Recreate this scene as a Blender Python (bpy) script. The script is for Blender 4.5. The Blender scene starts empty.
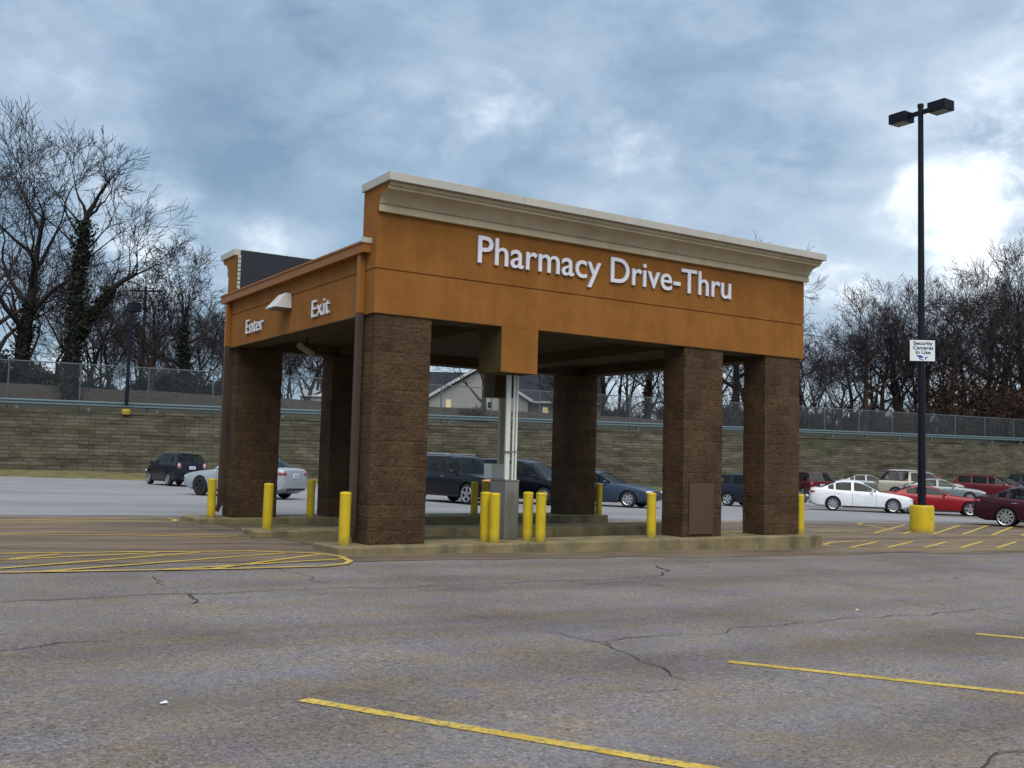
import bpy, bmesh, math, random
from mathutils import Vector, Matrix, Euler, noise
R = math.radians; PI = math.pi
C = bpy.context.scene.collection
rnd = random.Random(7)

# ------------------------------------------------------------------ camera
FOC, CX, CY, CZ = 1026.18, -6.845, -14.754, 1.391
YAW, PITCH, ROLL = 0.5711, 0.0734, 0.0261
def cam_axes():
    cy, sy = math.cos(YAW), math.sin(YAW)
    f = Vector((sy*math.cos(PITCH), cy*math.cos(PITCH), math.sin(PITCH)))
    r = Vector((cy, -sy, 0)); u = r.cross(f)
    return r*math.cos(ROLL)+u*math.sin(ROLL), -r*math.sin(ROLL)+u*math.cos(ROLL), f
RX, UX, FX = cam_axes()
CAM = Vector((CX, CY, CZ))
cd = bpy.data.cameras.new('camera'); cam = bpy.data.objects.new('camera', cd); C.objects.link(cam)
cd.sensor_width = 36; cd.lens = 36*FOC/1024; cd.clip_start = .05; cd.clip_end = 3000
cam.matrix_world = Matrix(((RX.x, UX.x, -FX.x, CX), (RX.y, UX.y, -FX.y, CY), (RX.z, UX.z, -FX.z, CZ), (0, 0, 0, 1)))
bpy.context.scene.camera = cam

# ground height of the lot (falls to the right, rises a little towards the wall)
WA = Vector((-.16, 46.33)); WB = Vector((79.72, 36.67)); WD = (WB-WA).normalized(); WN = Vector((WD.y, -WD.x))   # WN points to the lot
def wall_s(x, y): return (Vector((x, y))-WA).dot(WN)        # metres in front of the wall
def sm(a, b, t):
    t = max(0, min(1, (t-a)/(b-a))); return t*t*(3-2*t)
def G(x, y):
    xx = max(-25, min(36, x))
    return -.12-.0155*xx + .18*sm(26, 4, wall_s(x, y))*sm(30, 60, x)
def at(px, py, it=25):
    """the point of the lot seen at a pixel of the photograph"""
    d = FX*FOC+RX*(px-512)-UX*(py-384); z = -.2
    for i in range(it):
        t = (z-CZ)/d.z; p = CAM+d*t; z = G(p.x, p.y)
    return p
def atd(px, dist):
    """ground position at a depth along the view"""
    d = FX*FOC+RX*(px-512); d = d/FOC*dist
    return CAM.x+d.x, CAM.y+d.y

# ------------------------------------------------------------------ materials
M = {}
def mat(name, col=(.5, .5, .5), rough=.6, metal=0., spec=.5, coat=0.):
    m = bpy.data.materials.new(name); m.use_nodes = True; b = m.node_tree.nodes['Principled BSDF']
    b.inputs['Base Color'].default_value = (*col, 1); b.inputs['Roughness'].default_value = rough
    b.inputs['Metallic'].default_value = metal; b.inputs['Specular IOR Level'].default_value = spec
    b.inputs['Coat Weight'].default_value = coat; b.inputs['Coat Roughness'].default_value = .06
    M[name] = m; return m
class NT:
    def __init__(s, m): s.t = m.node_tree; s.n = s.t.nodes; s.l = s.t.links; s.b = s.n.get('Principled BSDF')
    def new(s, ty, **k):
        n = s.n.new(ty)
        for a, v in k.items():
            if a.startswith('i_'): n.inputs[a[2:].replace('_', ' ')].default_value = v
            else: setattr(n, a, v)
        return n
    def link(s, a, b): s.l.new(a, b)
    def coord(s, scale=(1, 1, 1), kind='Object'):
        tc = s.new('ShaderNodeTexCoord'); mp = s.new('ShaderNodeMapping'); mp.inputs['Scale'].default_value = scale
        s.link(tc.outputs[kind], mp.inputs[0]); return mp.outputs[0]
    def noise(s, vec, scale, detail=4, rough=.55, dist=0):
        n = s.new('ShaderNodeTexNoise'); n.inputs['Scale'].default_value = scale; n.inputs['Detail'].default_value = detail
        n.inputs['Roughness'].default_value = rough; n.inputs['Distortion'].default_value = dist
        s.link(vec, n.inputs['Vector']); return n.outputs['Fac']
    def ramp(s, fac, *stops):
        r = s.new('ShaderNodeValToRGB'); e = r.color_ramp.elements
        while len(e) < len(stops): e.new(.5)
        for k, (p, c) in enumerate(stops):
            e[k].position = p; e[k].color = (*c, 1) if len(c) == 3 else c
        s.link(fac, r.inputs[0]); return r.outputs[0]
    def mix(s, fac, a, b, mode='MIX'):
        n = s.new('ShaderNodeMix', data_type='RGBA', blend_type=mode)
        for v, i in ((fac, n.inputs[0]), (a, n.inputs[6]), (b, n.inputs[7])):
            if hasattr(v, 'is_linked') or hasattr(v, 'links'): s.link(v, i)
            elif isinstance(v, (int, float)): i.default_value = v
            else: i.default_value = (*v, 1)
        return n.outputs[2]
    def math(s, op, a, b=0., clamp=False):
        n = s.new('ShaderNodeMath', operation=op); n.use_clamp = clamp
        for v, i in ((a, n.inputs[0]), (b, n.inputs[1])):
            if hasattr(v, 'links'): s.link(v, i)
            else: i.default_value = v
        return n.outputs[0]
    def bump(s, h, strength=.3, dist=.01):
        n = s.new('ShaderNodeBump'); n.inputs['Strength'].default_value = strength; n.inputs['Distance'].default_value = dist
        s.link(h, n.inputs['Height']); s.link(n.outputs[0], s.b.inputs['Normal'])
    def base(s, c): s.link(c, s.b.inputs['Base Color'])

def noisy(name, c1, c2, scale=3, rough=.8, detail=6, bump=.2, bscale=60, bdist=.005, stain=None, sscale=(1, 1, .15), metal=0, spec=.3):
    m = mat(name, c1, rough, metal, spec); t = NT(m); v = t.coord()
    col = t.ramp(t.noise(v, scale, detail), (.3, c1), (.7, c2))
    if stain:
        v2 = t.coord(sscale); f = t.ramp(t.noise(v2, 2.2, 5, .65), (.48, (0, 0, 0)), (.72, (1, 1, 1)))
        col = t.mix(f, col, stain)
    t.base(col)
    if bump: t.bump(t.noise(v, bscale, 3), bump, bdist)
    return m

# asphalt of the whole lot
def m_asphalt():
    m = mat('asphalt', rough=.88, spec=.25); t = NT(m); v = t.coord()
    agg = t.noise(v, 55, 3, .7)
    agg = t.math('ADD', t.math('MULTIPLY', agg, .55), t.math('MULTIPLY', t.noise(v, 24, 5, .75), .45))
    col = t.ramp(agg, (.37, (.052, .044, .046)), (.45, (.145, .128, .122)), (.53, (.210, .190, .176)), (.60, (.275, .250, .228)), (.66, (.50, .46, .40)))
    patch = t.ramp(t.noise(v, .35, 6, .6), (.36, (.78, .75, .72)), (.52, (1, 1, 1)), (.68, (1.10, 1.09, 1.12)))
    col = t.mix(1., col, patch, 'MULTIPLY')
    # long scuffed bands left by traffic, roughly along the drive lane
    tc = t.new('ShaderNodeTexCoord'); mp = t.new('ShaderNodeMapping'); mp.inputs['Rotation'].default_value = (0, 0, R(7)); mp.inputs['Scale'].default_value = (.05, .75, 1)
    t.link(tc.outputs['Object'], mp.inputs[0])
    band = t.ramp(t.noise(mp.outputs[0], 1.0, 5, .6), (.34, (.80, .77, .74)), (.52, (1, 1, 1)), (.68, (1.08, 1.07, 1.09)))
    col = t.mix(1., col, band, 'MULTIPLY')
    # brown damp grime in irregular spots
    g = t.ramp(t.noise(v, 1.3, 7, .65), (.55, (0, 0, 0)), (.72, (1, 1, 1)))
    col = t.mix(t.math('MULTIPLY', g, .55), col, (.150, .120, .082))
    g2 = t.ramp(t.noise(t.coord((.45, 1, 1)), .8, 8, .7), (.50, (0, 0, 0)), (.66, (1, 1, 1)))
    col = t.mix(t.math('MULTIPLY', g2, .30), col, (.17, .165, .185))
    g3 = t.ramp(t.noise(v, 3.2, 6, .75), (.60, (0, 0, 0)), (.70, (1, 1, 1)))
    col = t.mix(t.math('MULTIPLY', g3, .35), col, (.085, .074, .066))
    cm = t.ramp(t.noise(v, 1.9, 5, .7), (.36, (1.10, 1.0, .86)), (.5, (1, 1, 1)), (.64, (.95, .94, 1.10)))
    col = t.mix(1., col, cm, 'MULTIPLY')
    # dark tar specks
    vo = t.new('ShaderNodeTexVoronoi'); vo.inputs['Scale'].default_value = 7; t.link(v, vo.inputs['Vector'])
    sp = t.ramp(vo.outputs['Distance'], (.05, (1, 1, 1)), (.10, (0, 0, 0)))
    col = t.mix(t.math('MULTIPLY', sp, .5), col, (.05, .045, .05))
    t.base(col); t.bump(t.math('ADD', agg, t.noise(v, 160, 2)), .55, .012)
    return m
m_asphalt()
def m_apron(name, k, c1, c2, tint):
    m = mat(name, rough=.9, spec=.2); t = NT(m); v = t.coord()
    tc = t.new('ShaderNodeTexCoord'); mp = t.new('ShaderNodeMapping'); mp.inputs['Scale'].default_value = k
    t.link(tc.outputs['Object'], mp.inputs[0])
    col = t.ramp(t.noise(mp.outputs[0], 1.1, 7, .62), (.32, c1), (.66, c2))
    agg = t.noise(v, 60, 3, .7)
    col = t.mix(.5, col, t.ramp(agg, (.3, (.35, .35, .35)), (.7, tint)), 'OVERLAY')
    t.base(col); t.bump(agg, .45, .01)
    # ragged transparent edge is not used: the sheet has a cut edge of its own
    return m
m_apron('worn_brown_asphalt', (.35, 1.6, 1), (.078, .062, .048), (.200, .158, .118), (.66, .60, .54))
m_apron('pale_asphalt', (.10, .35, 1), (.20, .20, .205), (.27, .27, .285), (.62, .62, .64))
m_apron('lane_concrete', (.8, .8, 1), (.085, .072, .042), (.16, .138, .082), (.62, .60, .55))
noisy('kerb_concrete', (.150, .122, .062), (.25, .205, .11), 2.5, .9, 8, .4, 45, .008, (.09, .08, .05), (1, 1, .5))
noisy('verge', (.09, .085, .035), (.20, .17, .075), 1.6, .95, 8, .6, 9, .05, (.06, .05, .03), (.4, .4, 1))
noisy('terrace_soil', (.03, .026, .016), (.062, .05, .028), .6, .95, 8, .5, 6, .05)
mat('crack_tar', (.028, .027, .032), .7)
def m_line():
    m = mat('yellow_line_paint', rough=.75, spec=.3); t = NT(m); v = t.coord()
    col = t.ramp(t.noise(v, 3, 6, .6), (.35, (.47, .31, .035)), (.65, (.60, .43, .085)))
    wear = t.ramp(t.noise(v, 26, 6, .75), (.49, (0, 0, 0)), (.60, (1, 1, 1)))
    t.base(t.mix(t.math('MULTIPLY', wear, .85), col, (.17, .145, .11))); t.bump(t.noise(v, 60, 3, .7), .5, .01)
m_line()
def m_stucco(name, c1, c2):
    m = mat(name, rough=.88, spec=.2); t = NT(m); v = t.coord()
    d = tuple(x*.86 for x in c1); e = tuple(min(1, x*1.10) for x in c2)
    col = t.ramp(t.noise(v, 1.3, 9, .68), (.28, d), (.45, c1), (.58, c2), (.74, e))
    st = t.ramp(t.noise(t.coord((3.5, 3.5, .30)), 1.6, 6, .65), (.46, (1, 1, 1)), (.62, (.93, .92, .90)), (.78, (.80, .77, .74)))
    col = t.mix(1., col, st, 'MULTIPLY')
    sp = t.ramp(t.noise(v, 38, 4, .7), (.3, (.90, .89, .88)), (.7, (1.08, 1.08, 1.08)))
    col = t.mix(1., col, sp, 'MULTIPLY')
    t.base(col); t.bump(t.noise(v, 130, 3, .7), .35, .004)
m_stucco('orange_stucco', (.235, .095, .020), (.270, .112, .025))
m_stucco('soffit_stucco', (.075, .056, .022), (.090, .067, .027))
m_stucco('cream_moulding', (.50, .43, .29), (.54, .47, .32))
noisy('coping_metal', (.40, .385, .34), (.45, .43, .38), 1.2, .5, 4, .05, 20, .002, (.40, .37, .32))
def m_block():
    m = mat('split_face_block', rough=.93, spec=.15); t = NT(m)
    tc = t.new('ShaderNodeTexCoord'); sp = t.new('ShaderNodeSeparateXYZ'); t.link(tc.outputs['Object'], sp.inputs[0])
    u = t.math('ADD', sp.outputs[0], sp.outputs[1]); cb = t.new('ShaderNodeCombineXYZ'); t.link(u, cb.inputs[0]); t.link(sp.outputs[2], cb.inputs[1])
    br = t.new('ShaderNodeTexBrick'); t.link(cb.outputs[0], br.inputs['Vector'])
    br.inputs['Scale'].default_value = 1; br.inputs['Brick Width'].default_value = .4064; br.inputs['Row Height'].default_value = .2033
    br.inputs['Mortar Size'].default_value = .005; br.inputs['Mortar Smooth'].default_value = .35
    br.inputs['Color1'].default_value = (.068, .043, .025, 1); br.inputs['Color2'].default_value = (.098, .062, .037, 1); br.inputs['Mortar'].default_value = (.105, .066, .040, 1)
    v = t.coord()
    n = t.noise(v, 22, 6, .7)
    col = t.mix(1., br.outputs['Color'], t.ramp(n, (.3, (.60, .58, .56)), (.7, (1.30, 1.27, 1.25))), 'MULTIPLY')
    gr = t.ramp(t.noise(t.coord((1, 1, .35)), 1.8, 6, .65), (.40, (1.1, 1.08, 1.05)), (.62, (.80, .79, .78)))
    col = t.mix(1., col, gr, 'MULTIPLY')
    t.base(col)
    n3 = t.noise(v, 9, 5, .65)
    h = t.math('ADD', t.math('MULTIPLY', br.outputs['Fac'], -.35), t.math('MULTIPLY', t.math('ADD', n, n3), 1.5))
    t.bump(h, .9, .022)
m_block()
def m_retain():
    m = mat('retaining_block', rough=.95, spec=.12); t = NT(m)
    tc = t.new('ShaderNodeTexCoord'); sp = t.new('ShaderNodeSeparateXYZ'); t.link(tc.outputs['Object'], sp.inputs[0])
    cb = t.new('ShaderNodeCombineXYZ'); t.link(sp.outputs[0], cb.inputs[0]); t.link(sp.outputs[2], cb.inputs[1])
    br = t.new('ShaderNodeTexBrick'); t.link(cb.outputs[0], br.inputs['Vector'])
    br.inputs['Scale'].default_value = 1; br.inputs['Brick Width'].default_value = .80; br.inputs['Row Height'].default_value = .20; br.offset_frequency = 3; br.offset = .37; br.squash = .7; br.squash_frequency = 4
    br.inputs['Mortar Size'].default_value = .016; br.inputs['Mortar Smooth'].default_value = .2; br.inputs['Bias'].default_value = -.1
    br.inputs['Color1'].default_value = (.100, .090, .071, 1); br.inputs['Color2'].default_value = (.155, .142, .115, 1); br.inputs['Mortar'].default_value = (.058, .053, .042, 1)
    v = t.coord((.25, 1, 1.3))
    col = t.mix(1., br.outputs['Color'], t.ramp(t.noise(v, 1.6, 7, .65), (.34, (.42, .40, .36)), (.5, (.85, .86, .8)), (.68, (1.2, 1.2, 1.12))), 'MULTIPLY')
    d = t.ramp(t.noise(t.coord((.07, 1, 1.1)), 1.3, 6, .7), (.50, (0, 0, 0)), (.66, (1, 1, 1)))
    col = t.mix(t.math('MULTIPLY', d, .55), col, (.045, .042, .026))
    pb = t.noise(t.coord((1.1, 1, 4.6)), 1.0, 1, .3)
    col = t.mix(t.math('MULTIPLY', t.ramp(pb, (.66, (0, 0, 0)), (.68, (1, 1, 1))), .12), col, (.24, .225, .165))
    col = t.mix(t.math('MULTIPLY', t.ramp(t.noise(t.coord((.3, 1, 1)), .5, 4), (.5, (0, 0, 0)), (.7, (1, 1, 1))), .3), col, (.085, .095, .045))
    t.base(col); t.bump(t.math('ADD', t.math('MULTIPLY', br.outputs['Fac'], -1), t.noise(t.coord(), 12, 4)), .8, .03)
m_retain()
def m_yellow():
    m = mat('bollard_yellow', rough=.5, spec=.35); t = NT(m); tc = t.new('ShaderNodeTexCoord'); oi = t.new('ShaderNodeObjectInfo')
    va = t.new('ShaderNodeVectorMath'); va.operation = 'ADD'; t.link(tc.outputs['Object'], va.inputs[0]); t.link(oi.outputs['Location'], va.inputs[1]); v = va.outputs[0]
    col = t.ramp(t.noise(v, 4, 6, .6), (.3, (.47, .335, .008)), (.7, (.56, .41, .014)))
    mp = t.new('ShaderNodeMapping'); mp.inputs['Scale'].default_value = (1, 1, .35); t.link(v, mp.inputs[0])
    sc_ = t.ramp(t.noise(mp.outputs[0], 9, 7, .75), (.56, (0, 0, 0)), (.66, (1, 1, 1)))
    col = t.mix(t.math('MULTIPLY', sc_, .55), col, (.22, .15, .03))
    ch = t.ramp(t.noise(v, 26, 5, .7), (.66, (0, 0, 0)), (.69, (1, 1, 1))); col = t.mix(t.math('MULTIPLY', ch, .8), col, (.07, .06, .045))
    sp = t.new('ShaderNodeSeparateXYZ'); t.link(tc.outputs['Object'], sp.inputs[0])
    low = t.math('MULTIPLY', t.ramp(sp.outputs[2], (.0, (1, 1, 1)), (.16, (0, 0, 0))), t.noise(v, 12, 4)); col = t.mix(t.math('MULTIPLY', low, 1.1), col, (.10, .085, .05))
    t.base(col); t.bump(t.noise(v, 18, 5, .6), .15, .004)
m_yellow()
def m_steel():
    m = mat('brushed_steel', (.44, .43, .41), .42, .85); t = NT(m)
    n = t.noise(t.coord((30, 30, .6)), 4, 3); t.base(t.ramp(n, (.3, (.26, .245, .22)), (.7, (.36, .34, .31))))
    t.link(t.ramp(n, (.3, (.35,)*3), (.7, (.5,)*3)), t.b.inputs['Roughness'])
m_steel()
mat('tube_white', (.60, .61, .56), .45); mat('sign_white', (.70, .70, .76), .45); mat('sign_side', (.55, .56, .60), .5)
mat('beige_metal', (.36, .33, .23), .6); noisy('downspout_brown', (.055, .034, .024), (.065, .040, .028), 4, .55, 4, 0)
noisy('orange_metal', (.250, .092, .014), (.275, .105, .018), 2, .55, 4, 0); mat('membrane', (.018, .020, .030), .85)
mat('lamp_hood', (.50, .50, .50), .5); mat('galvanised', (.10, .13, .15), .55, .35); mat('rail_steel', (.12, .17, .185), .5, .25)
mat('pole_black', (.006, .007, .014), .5, 0, .2); mat('lens_grey', (.20, .19, .16), .4)
mat('sign_panel', (.66, .72, .74), .5); mat('sign_ink', (.03, .05, .12), .6); mat('sign_blue', (.04, .05, .30), .6)
noisy('fence_wood', (.055, .047, .042), (.10, .086, .075), 5, .9, 6, 0)
noisy('bark', (.012, .010, .010), (.030, .024, .022), 3, .95, 5, .5, 14, .03)
noisy('bark_pale', (.040, .030, .026), (.075, .056, .046), 3, .95, 5, .5, 14, .03)
mat('twig', (.014, .011, .013), .9); mat('twig_red', (.030, .017, .018), .9)
noisy('ivy', (.006, .010, .005), (.017, .023, .010), 6, .7, 3, 0)
noisy('evergreen', (.007, .013, .009), (.018, .027, .015), 4, .8, 3, 0)
noisy('dead_leaf', (.036, .018, .009), (.085, .042, .018), 4, .9, 3, 0)
noisy('siding', (.27, .27, .25), (.32, .32, .30), 1, .7, 3, 0); noisy('shingle', (.014, .016, .024), (.028, .030, .040), 3, .9, 5, .3, 30, .01)
mat('white_trim', (.45, .46, .46), .5)
def m_win():
    m = mat('lit_window', (.4, .35, .15), .3); b = m.node_tree.nodes['Principled BSDF']
    b.inputs['Emission Color'].default_value = (.95, .80, .36, 1); b.inputs['Emission Strength'].default_value = .28
m_win()
mat('tyre', (.012, .012, .013), .85); mat('rim', (.50, .50, .52), .3, .9); mat('rim_black', (.02, .02, .022), .45, .3)
mat('well', (.006, .006, .006), .95); mat('trim_black', (.012, .012, .014), .5); mat('chrome', (.7, .7, .72), .18, 1.)
mat('lamp_red', (.24, .008, .015), .15, 0, .6, .6); mat('lamp_clear', (.60, .60, .62), .1, 0, .8, .8); mat('lamp_pink', (.42, .16, .17), .12, 0, .7, .7); mat('lamp_amber', (.62, .24, .06), .15, 0, .6, .6)
mat('plate', (.62, .60, .66), .5); mat('plate_ink', (.06, .07, .25), .6)
def m_glass():
    m = mat('car_glass', (.006, .010, .012), .04, 0, .5, 0.); b = m.node_tree.nodes['Principled BSDF']; b.inputs['IOR'].default_value = 1.5; b.inputs['Specular IOR Level'].default_value = .38
    t = NT(m); tr = t.new('ShaderNodeBsdfTransparent'); tr.inputs[0].default_value = (.62, .72, .72, 1); mx = t.new('ShaderNodeMixShader'); mx.inputs[0].default_value = .52
    o = m.node_tree.nodes['Material Output']; t.link(b.outputs[0], mx.inputs[1]); t.link(tr.outputs[0], mx.inputs[2]); t.link(mx.outputs[0], o.inputs[0])
m_glass()
def paint(name, c, metal=.25, rough=.32):
    m = mat(name, c, rough, metal, .30, .22)
    t = NT(m); n = t.noise(t.coord((1, 1, 3)), 2.5, 4)
    t.base(t.ramp(n, (.25, tuple(x*.88 for x in c)), (.75, tuple(min(1, x*1.06) for x in c))))
paint('paint_navy', (.007, .009, .020)); paint('paint_silverblue', (.36, .39, .42), .3); paint('paint_black', (.004, .005, .010))
paint('paint_bluegrey', (.032, .052, .085)); paint('paint_darkblue', (.013, .018, .032)); paint('paint_maroon', (.085, .005, .012))
paint('paint_white', (.72, .74, .78), 0); paint('paint_tan', (.33, .32, .27), .1); paint('paint_red', (.25, .006, .012), .1)
paint('paint_burgundy', (.040, .004, .012), .3); paint('paint_silver', (.20, .225, .24), .4); paint('paint_wine', (.105, .007, .012), .2)

# ------------------------------------------------------------------ mesh helpers
class MB:
    def __init__(s): s.v = []; s.f = []
    def add(s, vs, fs, T=None):
        o = len(s.v)
        for v in vs:
            v = Vector(v); s.v.append(T @ v if T else v)
        s.f += [tuple(i+o for i in f) for f in fs]
    def box(s, x0, x1, y0, y1, z0, z1, T=None):
        vs = [(x0, y0, z0), (x1, y0, z0), (x1, y1, z0), (x0, y1, z0), (x0, y0, z1), (x1, y0, z1), (x1, y1, z1), (x0, y1, z1)]
        s.add(vs, [(0, 3, 2, 1), (4, 5, 6, 7), (0, 1, 5, 4), (1, 2, 6, 5), (2, 3, 7, 6), (3, 0, 4, 7)], T); return s
    def bar(s, p0, p1, w, h):                        # box section along a segment
        p0, p1 = Vector(p0), Vector(p1); d = p1-p0; L = d.length; d.normalize()
        up = Vector((0, 0, 1)) if abs(d.z) < .95 else Vector((0, 1, 0)); a = d.cross(up).normalized(); b = a.cross(d)
        vs = [p0+a*x*w/2+b*y*h/2 for x, y in ((-1, -1), (1, -1), (1, 1), (-1, 1))]; vs += [v+d*L for v in vs]
        s.add(vs, [(0, 1, 2, 3), (7, 6, 5, 4), (0, 4, 5, 1), (1, 5, 6, 2), (2, 6, 7, 3), (3, 7, 4, 0)]); return s
    def tube(s, pts, rad, n=8, cap=True):
        o = len(s.v); N = len(pts); prev = None
        for i, p in enumerate(pts):
            p = Vector(p); d = (Vector(pts[min(i+1, N-1)])-Vector(pts[max(i-1, 0)])).normalized()
            if prev is None: a = d.orthogonal().normalized()
            else:
                a = prev-d*prev.dot(d)
                a = a.normalized() if a.length > 1e-5 else d.orthogonal().normalized()
            prev = a; b = d.cross(a); r = rad[i] if hasattr(rad, '__len__') else rad
            for k in range(n):
                t = 2*PI*k/n; s.v.append(p+(a*math.cos(t)+b*math.sin(t))*r)
        for i in range(N-1):
            for k in range(n):
                k2 = (k+1) % n; s.f.append((o+i*n+k, o+i*n+k2, o+(i+1)*n+k2, o+(i+1)*n+k))
        if cap:
            s.f.append(tuple(o+k for k in reversed(range(n)))); s.f.append(tuple(o+(N-1)*n+k for k in range(n)))
        return s
    def lathe(s, prof, n=24, T=None):                # profile (r, z) about z
        vs = []; fs = []
        for r, z in prof:
            for k in range(n):
                t = 2*PI*k/n; vs.append((r*math.cos(t), r*math.sin(t), z))
        for i in range(len(prof)-1):
            for k in range(n):
                k2 = (k+1) % n; fs.append((i*n+k, i*n+k2, (i+1)*n+k2, (i+1)*n+k))
        if prof[0][0] > 1e-4: fs.append(tuple(reversed(range(n))))
        if prof[-1][0] > 1e-4: fs.append(tuple((len(prof)-1)*n+k for k in range(n)))
        s.add(vs, fs, T); return s
    def prism(s, poly, a0, a1, axis='x'):            # poly of 2D points extruded along an axis
        n = len(poly)
        def P(p, a): return {'x': (a, p[0], p[1]), 'y': (p[0], a, p[1]), 'z': (p[0], p[1], a)}[axis]
        vs = [P(p, a0) for p in poly]+[P(p, a1) for p in poly]
        s.add(vs, [tuple(range(n)), tuple(reversed(range(n, 2*n)))]+[(i, i+n, (i+1) % n+n, (i+1) % n) for i in range(n)]); return s
    def ell(s, c, r, n=10, m=6, T=None):
        prof = [(math.sin(PI*i/m), -math.cos(PI*i/m)) for i in range(m+1)]; prof[0] = (1e-5, -1); prof[-1] = (1e-5, 1)
        q = Matrix.Translation(c) @ Matrix.Diagonal((*r, 1)); s.lathe(prof, n, (T @ q) if T else q); return s
    def build(s, name, m, parent=None, smooth=None, bevel=0, merge=False):
        me = bpy.data.meshes.new(name); me.from_pydata([tuple(v) for v in s.v], [], s.f)
        bm = bmesh.new(); bm.from_mesh(me)
        if merge: bmesh.ops.remove_doubles(bm, verts=bm.verts, dist=1e-4)
        bmesh.ops.recalc_face_normals(bm, faces=bm.faces)
        if bevel:
            es = [e for e in bm.edges if len(e.link_faces) == 2 and e.calc_face_angle(0) > .6]
            bmesh.ops.bevel(bm, geom=es, offset=bevel, segments=2, affect='EDGES', profile=.5)
        bm.to_mesh(me); bm.free()
        if smooth is not None:
            for p in me.polygons: p.use_smooth = True
            me.set_sharp_from_angle(angle=R(smooth))
        if isinstance(m, str): m = M[m]
        me.materials.append(m)
        o = bpy.data.objects.new(name, me); C.objects.link(o)
        if parent: o.parent = parent
        return o
def tag(o, label=None, cat=None, group=None, kind=None):
    if label: o['label'] = label
    if cat: o['category'] = cat
    if group: o['group'] = group
    if kind: o['kind'] = kind
    return o
def empty(name, loc, rz=0, label=None, cat=None, group=None):
    o = bpy.data.objects.new(name, None); C.objects.link(o); o.location = loc; o.rotation_euler = (0, 0, rz)
    o.empty_display_size = .2
    return tag(o, label, cat, group)
def copy_tree(o, parent=None):
    c = o.copy(); C.objects.link(c)
    if parent: c.parent = parent
    for ch in list(o.children): copy_tree(ch, c)
    return c
def structure(mb, name, m, **k): return tag(mb.build(name, m, **k), kind='structure')

# ------------------------------------------------------------------ ground
def sheet(x0, x1, y0, y1, nx, ny, zf):
    b = MB(); vs = [(x0+(x1-x0)*i/nx, y0+(y1-y0)*j/ny) for j in range(ny+1) for i in range(nx+1)]
    b.add([(x, y, zf(x, y)) for x, y in vs], [(j*(nx+1)+i, j*(nx+1)+i+1, (j+1)*(nx+1)+i+1, (j+1)*(nx+1)+i) for j in range(ny) for i in range(nx)]); return b
b = MB(); NX = 60; xs = [-600, -200, -80]+[-50+4*i for i in range(50)]+[260, 500, 1200]; ys = [-500, -120, -60]+[-40+3*i for i in range(34)]+[200, 600, 1500]
nx = len(xs)
def gz(x, y):
    s = wall_s(x, y)
    return G(x, y)
b.add([(x, y, gz(x, y)) for y in ys for x in xs], [(j*nx+i, j*nx+i+1, (j+1)*nx+i+1, (j+1)*nx+i) for j in range(len(ys)-1) for i in range(nx-1)])
structure(b, 'ground', 'asphalt', smooth=60)

def strip_poly(poly, name, m, lift=.004, cell=1.5):
    """a flat sheet laid on the ground from a polygon, cut into a grid so it follows the fall"""
    bm = bmesh.new(); vs = [bm.verts.new((x, y, 0)) for x, y in poly]; bm.faces.new(vs)
    xs_ = [p[0] for p in poly]; ys_ = [p[1] for p in poly]
    k = math.ceil(min(xs_)/cell)*cell
    while k < max(xs_):
        bmesh.ops.bisect_plane(bm, geom=bm.verts[:]+bm.edges[:]+bm.faces[:], plane_co=(k, 0, 0), plane_no=(1, 0, 0)); k += cell
    k = math.ceil(min(ys_)/cell)*cell
    while k < max(ys_):
        bmesh.ops.bisect_plane(bm, geom=bm.verts[:]+bm.edges[:]+bm.faces[:], plane_co=(0, k, 0), plane_no=(0, 1, 0)); k += cell
    for v in bm.verts: v.co.z = G(v.co.x, v.co.y)+lift
    bmesh.ops.recalc_face_normals(bm, faces=bm.faces)
    if bm.faces and bm.faces[:][0].normal.z < 0: bmesh.ops.reverse_faces(bm, faces=bm.faces)
    me = bpy.data.meshes.new(name); bm.to_mesh(me); bm.free(); me.materials.append(M[m])
    o = bpy.data.objects.new(name, me); C.objects.link(o); return tag(o, kind='structure')
def jag(p, q, n, amp, seed=0):
    out = []
    for i in range(n):
        t = i/n; d = (q[0]-p[0], q[1]-p[1]); L = math.hypot(*d) or 1; k = amp*noise.noise((p[0]+d[0]*t*1.0+seed, p[1]+d[1]*t, seed*3.1)) * 2
        out.append((p[0]+d[0]*t-d[1]/L*k, p[1]+d[1]*t+d[0]/L*k))
    return out
# pale resurfaced drive aisle behind the canopy, up to the verge
far = []
c1, c2, c3, c4 = (-45, 8.6), (60, 8.2), (120, 34), (-45, 50.5)
poly = jag((-45, 10.5), (9, 9.3), 30, .25, 3)+jag((9, 9.3), (27, 9.6), 14, .3, 4)+jag((27, 9.6), (140, 6), 30, .3, 5)+[(140, 28.2), (-45, 50.6)]
strip_poly(poly, 'drive_aisle', 'pale_asphalt', .004, 4)
# worn brown asphalt round the entrance (left) and in front of the islands
poly = jag((-30, 2.0), (-.9, -1.25), 24, .12, 7)+jag((-.9, -1.25), (11, -1.6), 14, .18, 9)+jag((11, -1.6), (45, -3.2), 20, .3, 11)+[(45, 8.5)]+jag((45, 8.5), (10.4, 8.3), 14, .25, 15)+[(10.4, 8.2), (-.35, 8.2)]+jag((-.5, 8.6), (-30, 9.2), 20, .2, 17)
strip_poly(poly, 'brown_pavement', 'worn_brown_asphalt', .006, 2)
strip_poly([(-.32, .6), (10.1, .6), (10.2, 7.0), (-.34, 7.2)], 'lane_pavement', 'lane_concrete', .011, 2)

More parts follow.
